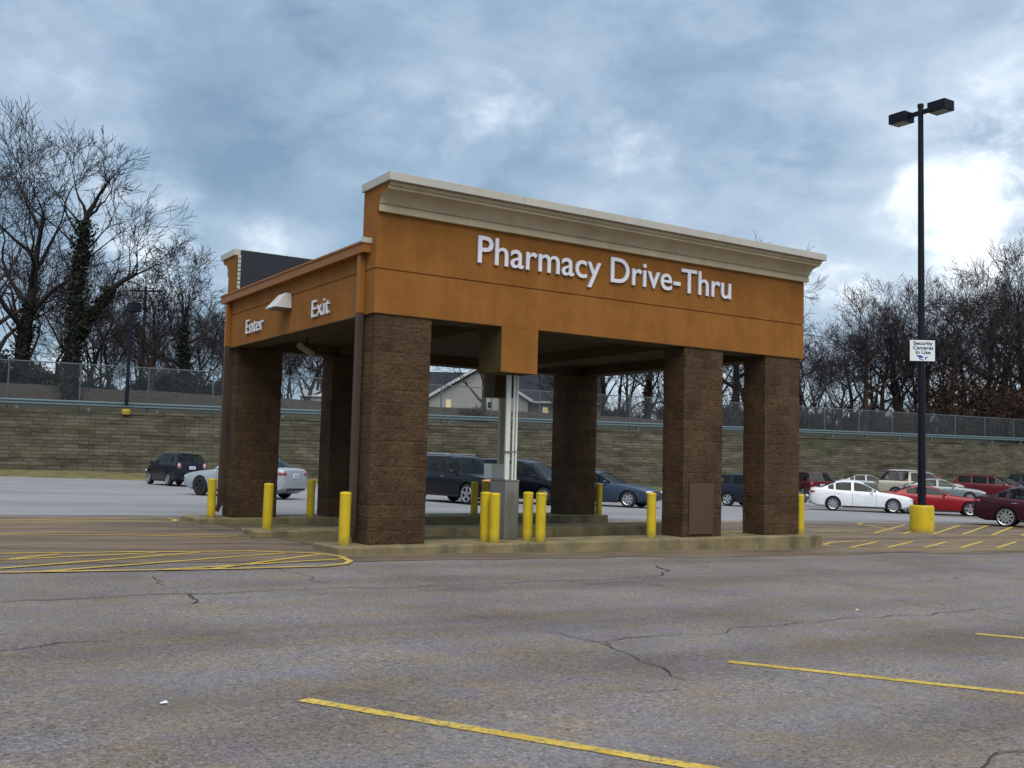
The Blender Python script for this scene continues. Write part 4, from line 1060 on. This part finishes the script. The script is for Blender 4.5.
def make_tree(seed, h, r0, trunk_frac=.35, limbs=6, spread=.55, maxl=5, bark='bark', twigm='twig', up=.12, multi=1, ivy=0, leaves=None, kids=(2, 3), name='bare_tree', cat='tree', custom=None, twig=.013):
    rg = random.Random(seed); root = empty(name, (0, 0, 0), 0, 'x', cat); T, Cr = MB(), MB(); lf = [] if leaves else None
    ivyp = []
    if custom: custom(rg, T, Cr, ivyp, lf)
    else:
        for m_ in range(multi):
            a = 2*PI*m_/multi+rg.random(); lean = Vector((math.cos(a), math.sin(a), 0))*(.0 if multi == 1 else .16)
            d = (Vector((rg.gauss(0, .03), rg.gauss(0, .03), 1))+lean).normalized(); p = lean*.6; pts = [p.copy()]; rad = [r0*1.25]; n = 9; th = h*.80
            for i in range(n):
                d = (d+Vector((rg.gauss(0, .06), rg.gauss(0, .06), .05))).normalized(); p = p+d*th/n; t = (i+1)/n
                pts.append(p.copy()); rad.append(max(.03, r0*(1-t)**.8+.03))
            T.tube(pts, rad, 9, cap=False)
            for j in range(limbs):
                t = trunk_frac+(1-trunk_frac)*(j+.3)/limbs; i = min(n-1, int(t*n)); q = pts[i].lerp(pts[i+1], t*n-i); rr_ = rad[i]*.62
                a = j*2.4+rg.uniform(-.5, .5); dd = Vector((math.cos(a), math.sin(a), rg.uniform(.5, 1.1)+.4*t))
                grow(rg, q, dd, h*(.30*(1.15-.62*t))*rg.uniform(.85, 1.2), rr_, 1, maxl, T, Cr, up, spread, kids, twig, lf)
            grow(rg, pts[-1], d, h*.14, rad[-1], 2, maxl, T, Cr, up, spread, kids, twig, lf)
            ivyp += [(pts[i], rad[i]) for i in range(n)]
    T.build('trunk', bark, root, smooth=60); Cr.build('crown', twigm, root)
    if ivy:
        b = MB()
        top = ivy*h
        for (q, r_) in ivyp:
            pass
        segs = [(ivyp[i][0], ivyp[i+1][0], ivyp[i][1]) for i in range(len(ivyp)-1) if (ivyp[i+1][0]-ivyp[i][0]).length < 4]
        for a_, c_, r_ in segs:
            if a_.z > top: continue
            for k in range(int((c_-a_).length/.15)):
                q = a_.lerp(c_, k*.16/(c_-a_).length); bul = 1+1.1*noise.noise((q.x*1.3, q.y, q.z*1.4+seed))
                ax = (c_-a_).normalized(); o1 = ax.orthogonal().normalized(); o2 = ax.cross(o1)
                for _ in range(85):
                    an = rg.uniform(0, 6.283); rr_ = r_*.8+rg.random()**2.2*.58*bul*(.45+r_); qq = q+(o1*math.cos(an)+o2*math.sin(an))*rr_+ax*rg.uniform(-.12, .12)
                    a3 = Vector((rg.uniform(-1, 1), rg.uniform(-1, 1), rg.uniform(-1, 1))).normalized(); e3 = a3.orthogonal().normalized(); g3 = a3.cross(e3); z3 = rg.uniform(.07, .26)
                    b.add([qq-e3*z3*.5, qq+g3*z3*.35, qq+e3*z3*.5, qq-g3*z3*.35], [(0, 1, 2, 3)])
        b.build('ivy', 'ivy', root)
    if leaves:
        b = MB()
        for q in lf:
            leafcluster(b, q, leaves[1], leaves[2], leaves[3], rg)
        b.build('foliage', leaves[0], root)
    return root
def set_tree(o, pxx, dist, label, group, rz=None, sc=1., z=None, szz=1.):
    x, y = atd(pxx, dist); o.location = (x, y, 3.45 if z is None else z); o.rotation_euler.z = rnd.uniform(0, 6.28) if rz is None else rz
    o.scale = (sc, sc, sc*szz); o['label'] = label; o['group'] = group; return o

GL = 'bare trees behind the fence at left'; GR = 'bare trees of the wood behind the fence at right'
# --- the ivy-clad forked tree
def forked(rg, T, Cr, ivyp, lf):
    pts = [(0, 0, 0), (-.05, 0, 2.2), (.05, .1, 4.6), (.0, .05, 6.8), (.15, 0, 9.0), (.30, 0, 10.9)]; rad = [.46, .38, .33, .28, .22, .17]
    T.tube(pts, rad, 10, cap=False); ivyp += [(Vector(p), r_) for p, r_ in zip(pts, rad)]
    # heavy right limb
    q = [(.05, 0, 4.3), (.7, 0, 5.3), (1.3, .2, 6.2), (1.9, .2, 7.1), (2.6, .1, 7.6), (3.3, -.1, 7.9)]; rr_ = [.27, .24, .21, .18, .14, .10]
    T.tube(q, rr_, 8, cap=False); ivyp += [(Vector(p), r_) for p, r_ in zip(q[:4], rr_)]
    for i in range(6): grow(rg, Vector(q[3]).lerp(Vector(q[5]), i/5), (rg.uniform(.1, .9), rg.uniform(-.5, .5), rg.uniform(.5, 1.4)), rg.uniform(1.1, 1.8), .06, 2, 5, T, Cr, .10, .55, (2, 3), .012)
    grow(rg, Vector(q[5]), (.9, 0, .2), 1.6, .07, 2, 5, T, Cr, .02, .5, (2, 3), .012)
    grow(rg, Vector(q[4]), (.8, 0, -.35), 1.5, .05, 3, 5, T, Cr, -.02, .5, (2, 3), .012)
    # upper leaders
    t = Vector(pts[-1])
    for d, L, r_ in (((.38, 0, 1), 2.0, .17), ((-.15, .2, 1), 2.0, .12), ((.8, .1, .75), 1.7, .11)):
        grow(rg, t, d, L, r_, 1, 5, T, Cr, .09, .55, (2, 3), .012)
    for z_, dx, dy, L in ((9.9, -1, .3, 2.8), (9.2, -.9, -.2, 2.6), (10.3, -.7, .2, 2.6), (8.3, .8, .3, 2.0), (7.5, -.8, -.4, 2.0), (8.9, .8, -.2, 2.2)):
        grow(rg, Vector((.1, 0, z_)), (dx, dy, 1.15), L, .085, 2, 5, T, Cr, .12, .5, (2, 3), .012)
    for i in range(9): T_ = grow(rg, Vector((.1*rg.uniform(-1, 1), 0, rg.uniform(1.5, 4))), (rg.uniform(-1, 1), rg.uniform(-1, 1), .5), 1.2, .03, 4, 5, T, Cr, .1, .5, (2, 3), .012)
t = make_tree(31, 10.6, .5, ivy=1.04, custom=forked); set_tree(t, 71, 64, 'forked tree with its trunk wrapped in dark ivy at left', GL, rz=-YAW, sc=1.13)
t = make_tree(12, 16.8, .50, .30, 10, .50, 5, ivy=.40, kids=(2, 3)); set_tree(t, 20, 66, 'tallest bare tree near the left edge, ivy on its lower trunk', GL, rz=1.0)
tA = make_tree(5, 15.5, .36, .25, 9, .50, 5, bark='bark_pale', twigm='twig_red', kids=(2, 3)); set_tree(tA, -18, 68, 'bare tree standing against the left edge of the photo', GL, rz=.4)
tB = make_tree(8, 12, .27, .2, 9, .55, 5, bark='bark_pale', twigm='twig_red', kids=(2, 3), multi=2)
set_tree(tB, 40, 72, 'reddish bare tree between the tallest tree and the ivy forked tree', GL, rz=2.2)
tC = make_tree(19, 10.2, .32, .28, 10, .62, 5, ivy=.55, kids=(2, 3), up=.07); set_tree(tC, 183, 68, 'ivy trunk tree with a wide bare crown left of the canopy', GL, rz=2.0)
tD = make_tree(23, 9.6, .25, .3, 9, .55, 5, bark='bark_pale', kids=(2, 3)); set_tree(tD, 150, 70, 'pale brown bare tree beside the distant lamp post', GL, rz=.3)
tE = make_tree(29, 12.5, .27, .22, 9, .48, 5, bark='bark', kids=(2, 3)); 
tF = make_tree(37, 13, .32, .35, 9, .60, 5, bark='bark', kids=(2, 3), up=.09)
tG = make_tree(41, 9, .12, .12, 8, .55, 5, bark='bark', twigm='twig_red', kids=(2, 3), multi=3)
set_tree(tE, 112, 92, 'slim distant bare tree just left of the lamp post', GL, sc=.8)
set_tree(tF, 738, 92, 'tall bare tree whose top shows above the canopy cornice', GR, sc=1.25)
set_tree(tG, 95, 84, 'low reddish thicket tree behind the ivy forked tree', GL)
for (k, src, pxx, dist, sc, lb) in ((0, tD, 205, 84, .9, 'thin bare tree touching the left corner of the canopy'), (1, tB, 165, 90, .9, 'reddish bare tree farther back between the lamp post and the canopy'),
        (2, tA, -45, 75, .95, 'bare tree just outside the left edge, its twigs reaching in'), 
        (4, tG, 225, 82, .9, 'low red twigged tree behind the far left pillar'), (6, tG, 140, 95, .95, 'low red twigged tree behind the distant lamp post'),
        (7, tB, 250, 95, .75, 'small bare tree hidden mostly behind the far left pillar'), (8, tE, 85, 80, .85, 'bare tree whose crown shows right of the ivy forked trunk')):
    set_tree(copy_tree(src), pxx, dist, lb, GL, sc=sc)

# seen through the canopy
GM = 'bare trees seen through the canopy'
for (src, pxx, dist, sc, lb) in ((tG, 288, 88, .8, 'reddish thicket tree left of the pair of rear pillars'), (tE, 305, 84, .75, 'bare tree with a straight trunk between the two left rear pillars'), (tB, 322, 96, .8, 'bare tree at the edge of the second rear pillar'),
        (tD, 487, 78, .85, 'bare tree in front of the cream house gable'), (tF, 560, 84, .62, 'bare tree right of the house roof beside the rear pillar'), (tF, 604, 88, .72, 'bare tree just right of the far rear pillar'),
        (tG, 625, 86, 1.0, 'thicket tree in the bay left of the panelled pillar'), (tC, 648, 90, .9, 'wide bare tree just left of the panelled pillar'), (tG, 672, 92, 1., 'thicket tree behind the panelled pillar')):
    set_tree(copy_tree(src), pxx, dist, lb, GM, sc=sc)
# the wood at right
prs = [tE, tF, tC, tB, tA, tD]
lbs_s = ['slim', 'broad crowned', 'ivy trunked', 'twin stemmed reddish', 'tall reddish', 'pale barked']
spots = [(700, 96, .9, 1), (722, 90, 1.0, 0), (752, 100, .95, 3), (775, 96, .85, 4), (800, 104, .85, 1), (812, 92, .80, 0), (826, 100, .80, 3), (838, 94, .82, 5), (850, 104, .95, 1), (862, 96, .95, 4), (872, 108, 1.05, 3),
         (884, 96, 1.00, 1), (896, 104, 1.15, 4), (905, 98, 1.05, 0), (916, 108, 1.10, 3), (928, 98, 1.12, 1), (938, 104, 1.22, 5), (950, 97, 1.12, 4), (962, 106, 1.28, 1), (972, 98, 1.05, 3),
         (984, 104, 1.22, 4), (996, 98, 1.18, 0), (1008, 106, 1.38, 1), (1018, 99, 1.22, 5), (1030, 105, 1.45, 4), (1046, 100, 1.35, 1), (1062, 108, 1.40, 3), (1085, 104, 1.4, 1)]
ps = ['behind the panelled pillar', 'in the gap between the two right pillars', 'directly behind the last front pillar', 'right behind the last front pillar', 'at the right corner of the canopy']
ORD = ['first from the left', 'second from the left', 'third from the left', 'fourth from the left', 'fifth from the left', 'sixth from the left', 'seventh from the left', 'eighth from the left', 'ninth from the left', 'tenth from the left', 'eleventh from the left', 'twelfth from the left', 'thirteenth from the left', 'fourteenth from the left', 'fourteenth from the right', 'thirteenth from the right', 'twelfth from the right', 'eleventh from the right', 'tenth from the right', 'ninth from the right', 'eighth from the right', 'seventh from the right', 'sixth from the right', 'fifth from the right', 'fourth from the right', 'third from the right', 'second from the right', 'outermost at the right']
for k, (pxx, dist, sc, pi_) in enumerate(spots):
    pi_ = pi_ % 6; ref = ['over the maroon suv', 'over the white sedan', 'just left of the lamp post', 'just right of the lamp post', 'over the dark red minivan', 'at the right edge']
    if pxx < 790: wh = ps[min(4, k)]
    elif pxx < 830: wh = ref[0]
    elif pxx < 890: wh = ref[1]
    elif pxx < 921: wh = ref[2]
    elif pxx < 960: wh = ref[3]
    elif pxx < 1000: wh = ref[4]
    else: wh = ref[5]
    row = 'front' if dist < 100 else 'back'; sc *= .90 if pxx < 900 else .91
    set_tree(copy_tree(prs[pi_]), pxx, dist, '%s bare tree, %s, %s' % (lbs_s[pi_], wh, ORD[k]), GR, sc=sc)
# undergrowth thickets as individuals
def make_shrub(seed, h, m_, leaves=None, cat='shrub', name='bare_shrub'):
    rg = random.Random(seed); root = empty(name, (0, 0, 0), 0, 'x', cat); T, Cr = MB(), MB(); lf = []
    for k in range(11):
        a = rg.uniform(0, 6.28); d = Vector((math.cos(a)*rg.uniform(.1, .8), math.sin(a)*rg.uniform(.1, .8), 1))
        grow(rg, Vector((rg.gauss(0, .5), rg.gauss(0, .3), 0)), d, h*rg.uniform(.4, .62), .035, 1, 4, T, Cr, .06, .6, (2, 3), .012, lf)
    T.build('stems', 'bark', root); Cr.build('twigs', m_, root)
    if leaves:
        b = MB()
        for q in lf: leafcluster(b, q, leaves[1], leaves[2], leaves[3], rg)
        b.build('foliage', leaves[0], root)
    return root
sA = make_shrub(3, 3.4, 'twig_red'); sB = make_shrub(4, 3.8, 'twig', ('dead_leaf', .42, 3, .15), name='brown_leaved_shrub'); sC = make_shrub(6, 2.8, 'twig', ('evergreen', .40, 16, .20), name='evergreen_shrub')
sD = make_shrub(9, 1.1, 'twig_red', ('dead_leaf', .16, 3, .07), name='dead_shrub')
x, y = W2(29.5, -4.2); sD.location = (x, y, 3.5); tag(sD, 'low reddish dead shrub in front of the board fence seen beside the tube posts', 'shrub'); sD.scale = (1.9, 1.2, 1.0)
GS = 'undergrowth shrubs behind the fences'
S_first = {}
def shrub(src, pxx, dist, sc, lb):
    o = src if not S_first.get(src.name) else copy_tree(src); S_first[src.name] = 1
    set_tree(o, pxx, dist, lb, GS, sc=sc)
side = lambda pxx: 'behind the left edge' if pxx < 40 else 'behind the distant lamp post' if pxx < 150 else 'left of the canopy' if pxx < 228 else 'seen under the canopy' if pxx < 700 else 'right of the canopy' if pxx < 880 else 'beside the lamp post' if pxx < 960 else 'near the right edge'
NUM = ['first', 'second', 'third', 'fourth', 'fifth', 'sixth', 'seventh', 'eighth', 'ninth', 'tenth', 'eleventh', 'twelfth', 'thirteenth', 'fourteenth', 'fifteenth', 'sixteenth']
for k, (pxx, dist, sc) in enumerate(((-12, 66, 1.), (8, 66, .9), (34, 66, .8), (100, 75, .7), (158, 74, .8), (178, 72, .9), (208, 74, .8), (222, 73, .7))):
    shrub(sC, pxx, dist, sc, 'dark evergreen shrub above the board fence %s, %s from the left' % (side(pxx), NUM[k]))
for k, pxx in enumerate((574, 620, 640, 655, 700, 722, 742, 760, 785, 806, 822, 836, 852, 868, 884, 898)):
    d_ = 88+rnd.uniform(0, 10); shrub(sA, pxx, d_, rnd.uniform(.8, 1.2), 'red twigged bare shrub %s, %s from the left' % (side(pxx), NUM[k]))
for k, pxx in enumerate((878, 902, 918, 934, 944, 953, 964, 975, 986, 996, 1007, 1018, 1030, 1042, 1056)):
    d_ = 92+rnd.uniform(0, 8); shrub(sB, pxx, d_, rnd.uniform(.8, 1.6)*(1.0 if pxx > 930 else .7), 'brown leaved shrub %s, %s of its row from the left' % (side(pxx), NUM[k]))
for k, pxx in enumerate((590, 612, 668, 735, 810, 858, 890, 925, 960, 1000, 1035)):
    shrub(sC, pxx, 97+rnd.uniform(0, 5), rnd.uniform(.7, .95), 'dark evergreen shrub under the wood %s, %s from the left' % (side(pxx), NUM[k]))
# loose litter on the lot
tag((lambda b: [b.add([(p[0]-.02*s_, p[1]-.01*s_, G(p[0], p[1])+.012), (p[0]+.03*s_, p[1]-.012*s_, G(p[0], p[1])+.014), (p[0]+.025*s_, p[1]+.015*s_, G(p[0], p[1])+.022), (p[0]-.022*s_, p[1]+.016*s_, G(p[0], p[1])+.012)], [(0, 1, 2, 3)]) for p, s_ in ((q_[0], q_[1]*.36) for q_ in ((px((163, 705))[0], 2.2), (px((857, 611))[0], 1.6), (px((478, 546))[0], 1.)))] and b)(MB()).build('litter', 'sign_panel'), 'scattered white scraps of litter on the asphalt', 'litter', None, 'stuff')

# ------------------------------------------------------------------ sky and light
wd = bpy.data.worlds.new('World'); bpy.context.scene.world = wd; wd.use_nodes = True; t = wd.node_tree; N = t.nodes; Lk = t.links.new; N.clear()
SUN_EL, SUN_AZ = 56, R(-112)       # direction to the sun in the ground plane (world angle)
sky = N.new('ShaderNodeTexSky'); sky.sky_type = 'NISHITA'; sky.sun_disc = False; sky.sun_elevation = R(SUN_EL); sky.sun_rotation = PI/2-SUN_AZ
def mth(op, a, b_=0., clamp=False):
    n = N.new('ShaderNodeMath'); n.operation = op; n.use_clamp = clamp
    for v, i in ((a, n.inputs[0]), (b_, n.inputs[1])):
        if hasattr(v, 'links'): Lk(v, i)
        else: i.default_value = v
    return n.outputs[0]
tc = N.new('ShaderNodeTexCoord'); sp = N.new('ShaderNodeSeparateXYZ'); Lk(tc.outputs['Generated'], sp.inputs[0])
zc = mth('MAXIMUM', sp.outputs[2], 0.); den = mth('ADD', zc, .24)
cb = N.new('ShaderNodeCombineXYZ'); Lk(mth('MULTIPLY', sp.outputs[0], 1.), cb.inputs[0]); Lk(mth('MULTIPLY', sp.outputs[1], 1.), cb.inputs[1]); Lk(mth('MULTIPLY', sp.outputs[2], 1.75), cb.inputs[2])
def nz(scale, det, rough, dist=0, off=(0, 0, 0)):
    mp = N.new('ShaderNodeMapping'); mp.inputs['Location'].default_value = off; Lk(cb.outputs[0], mp.inputs[0])
    n = N.new('ShaderNodeTexNoise'); n.inputs['Scale'].default_value = scale; n.inputs['Detail'].default_value = det; n.inputs['Roughness'].default_value = rough; n.inputs['Distortion'].default_value = dist
    Lk(mp.outputs[0], n.inputs['Vector']); return n.outputs['Fac']
def rmp(f, *st):
    r = N.new('ShaderNodeValToRGB'); e = r.color_ramp.elements
    while len(e) < len(st): e.new(.5)
    for k, (p, c_) in enumerate(st): e[k].position = p; e[k].color = (*c_, 1)
    Lk(f, r.inputs[0]); return r.outputs[0]
# bright breaks in the cloud deck, placed by world direction
gmod = None
wn = N.new('ShaderNodeTexNoise'); wn.inputs['Scale'].default_value = 7; wn.inputs['Detail'].default_value = 5; wn.inputs['Roughness'].default_value = .6; Lk(tc.outputs['Generated'], wn.inputs['Vector'])
w1 = N.new('ShaderNodeVectorMath'); w1.operation = 'SUBTRACT'; Lk(wn.outputs['Color'], w1.inputs[0]); w1.inputs[1].default_value = (.5, .5, .5)
w2 = N.new('ShaderNodeVectorMath'); w2.operation = 'SCALE'; Lk(w1.outputs[0], w2.inputs[0]); w2.inputs['Scale'].default_value = .22
w3 = N.new('ShaderNodeVectorMath'); w3.operation = 'ADD'; Lk(w2.outputs[0], w3.inputs[0]); Lk(tc.outputs['Generated'], w3.inputs[1])
w4 = N.new('ShaderNodeVectorMath'); w4.operation = 'NORMALIZE'; Lk(w3.outputs[0], w4.inputs[0]); warp = w4.outputs[0]
def gap(pxx, pyy, width, amp):
    d = (FX*FOC+RX*(pxx-512)-UX*(pyy-384)).normalized()
    vm = N.new('ShaderNodeVectorMath'); vm.operation = 'DOT_PRODUCT'; Lk(warp, vm.inputs[0]); vm.inputs[1].default_value = d
    s_ = mth('SUBTRACT', vm.outputs['Value'], math.cos(width), False); s_ = mth('DIVIDE', s_, 1-math.cos(width)); s_ = mth('MAXIMUM', s_, 0.); return mth('MULTIPLY', mth('MULTIPLY', s_, gmod), amp)
n1 = nz(2.1, 7, .52, .25, (3.1, 1.7, 0)); n2 = nz(6.5, 7, .55, .3, (8.2, 4.4, 0))
gmod = mth('ADD', mth('MAXIMUM', mth('MULTIPLY', mth('SUBTRACT', nz(13, 7, .60, .5, (1.2, 6.1, 0)), .42), 6.), 0.), .22)
dens = mth('ADD', mth('MULTIPLY', n1, .68), mth('MULTIPLY', n2, .32))
br = None
for q in ((1005, 160, .13, .075), (955, 195, .07, .03), (1015, 190, .08, .03), (500, 134, .05, .10), (622, 140, .045, .10), (190, 240, .10, .13), (300, 235, .07, .07), (822, 285, .05, .07), (20, 300, .14, .12), (120, 60, .14, .05), (1024, 290, .10, .03), (700, 330, .2, .05)):
    g_ = gap(*q); br = g_ if br is None else mth('ADD', br, g_)
for q in ((250, 150, .14, -.055), (430, 215, .12, -.05), (700, 50, .16, -.035), (760, 200, .10, -.05), (300, 40, .10, -.04), (880, 60, .10, -.02), (560, 185, .08, -.03)):
    br = mth('ADD', br, gap(*q))
val = mth('ADD', dens, br)
colr = rmp(val, (.32, (.160, .245, .350)), (.43, (.225, .325, .440)), (.51, (.335, .425, .535)), (.58, (.465, .55, .65)), (.67, (.72, .79, .87)), (.80, (1.05, 1.06, 1.08)))
hz = rmp(sp.outputs[2], (0.0, (1.25, 1.17, 1.05)), (.12, (1.12, 1.10, 1.06)), (.30, (1, 1, 1)))
mx = N.new('ShaderNodeMix'); mx.data_type = 'RGBA'; mx.blend_type = 'MULTIPLY'; mx.inputs[0].default_value = 1; Lk(colr, mx.inputs[6]); Lk(hz, mx.inputs[7])
bg1 = N.new('ShaderNodeBackground'); Lk(sky.outputs[0], bg1.inputs[0]); bg1.inputs[1].default_value = .06
bg2 = N.new('ShaderNodeBackground'); Lk(mx.outputs[2], bg2.inputs[0]); bg2.inputs[1].default_value = 1.0
ms = N.new('ShaderNodeMixShader'); ms.inputs[0].default_value = .90; Lk(bg1.outputs[0], ms.inputs[1]); Lk(bg2.outputs[0], ms.inputs[2])
out = N.new('ShaderNodeOutputWorld'); Lk(ms.outputs[0], out.inputs[0])
sl = bpy.data.lights.new('sun', 'SUN'); sl.energy = 2.2; sl.angle = R(60); sl.color = (1, .94, .84)
so = bpy.data.objects.new('sun', sl); C.objects.link(so)
dv = Vector((math.cos(SUN_AZ)*math.cos(R(SUN_EL)), math.sin(SUN_AZ)*math.cos(R(SUN_EL)), math.sin(R(SUN_EL))))
so.rotation_euler = dv.to_track_quat('Z', 'Y').to_euler(); so.location = (0, -20, 30)
sc = bpy.context.scene
sc.view_settings.view_transform = 'Standard'; sc.view_settings.look = 'None'; sc.view_settings.exposure = .55; sc.view_settings.gamma = 1; sc.view_settings.use_curve_mapping = False
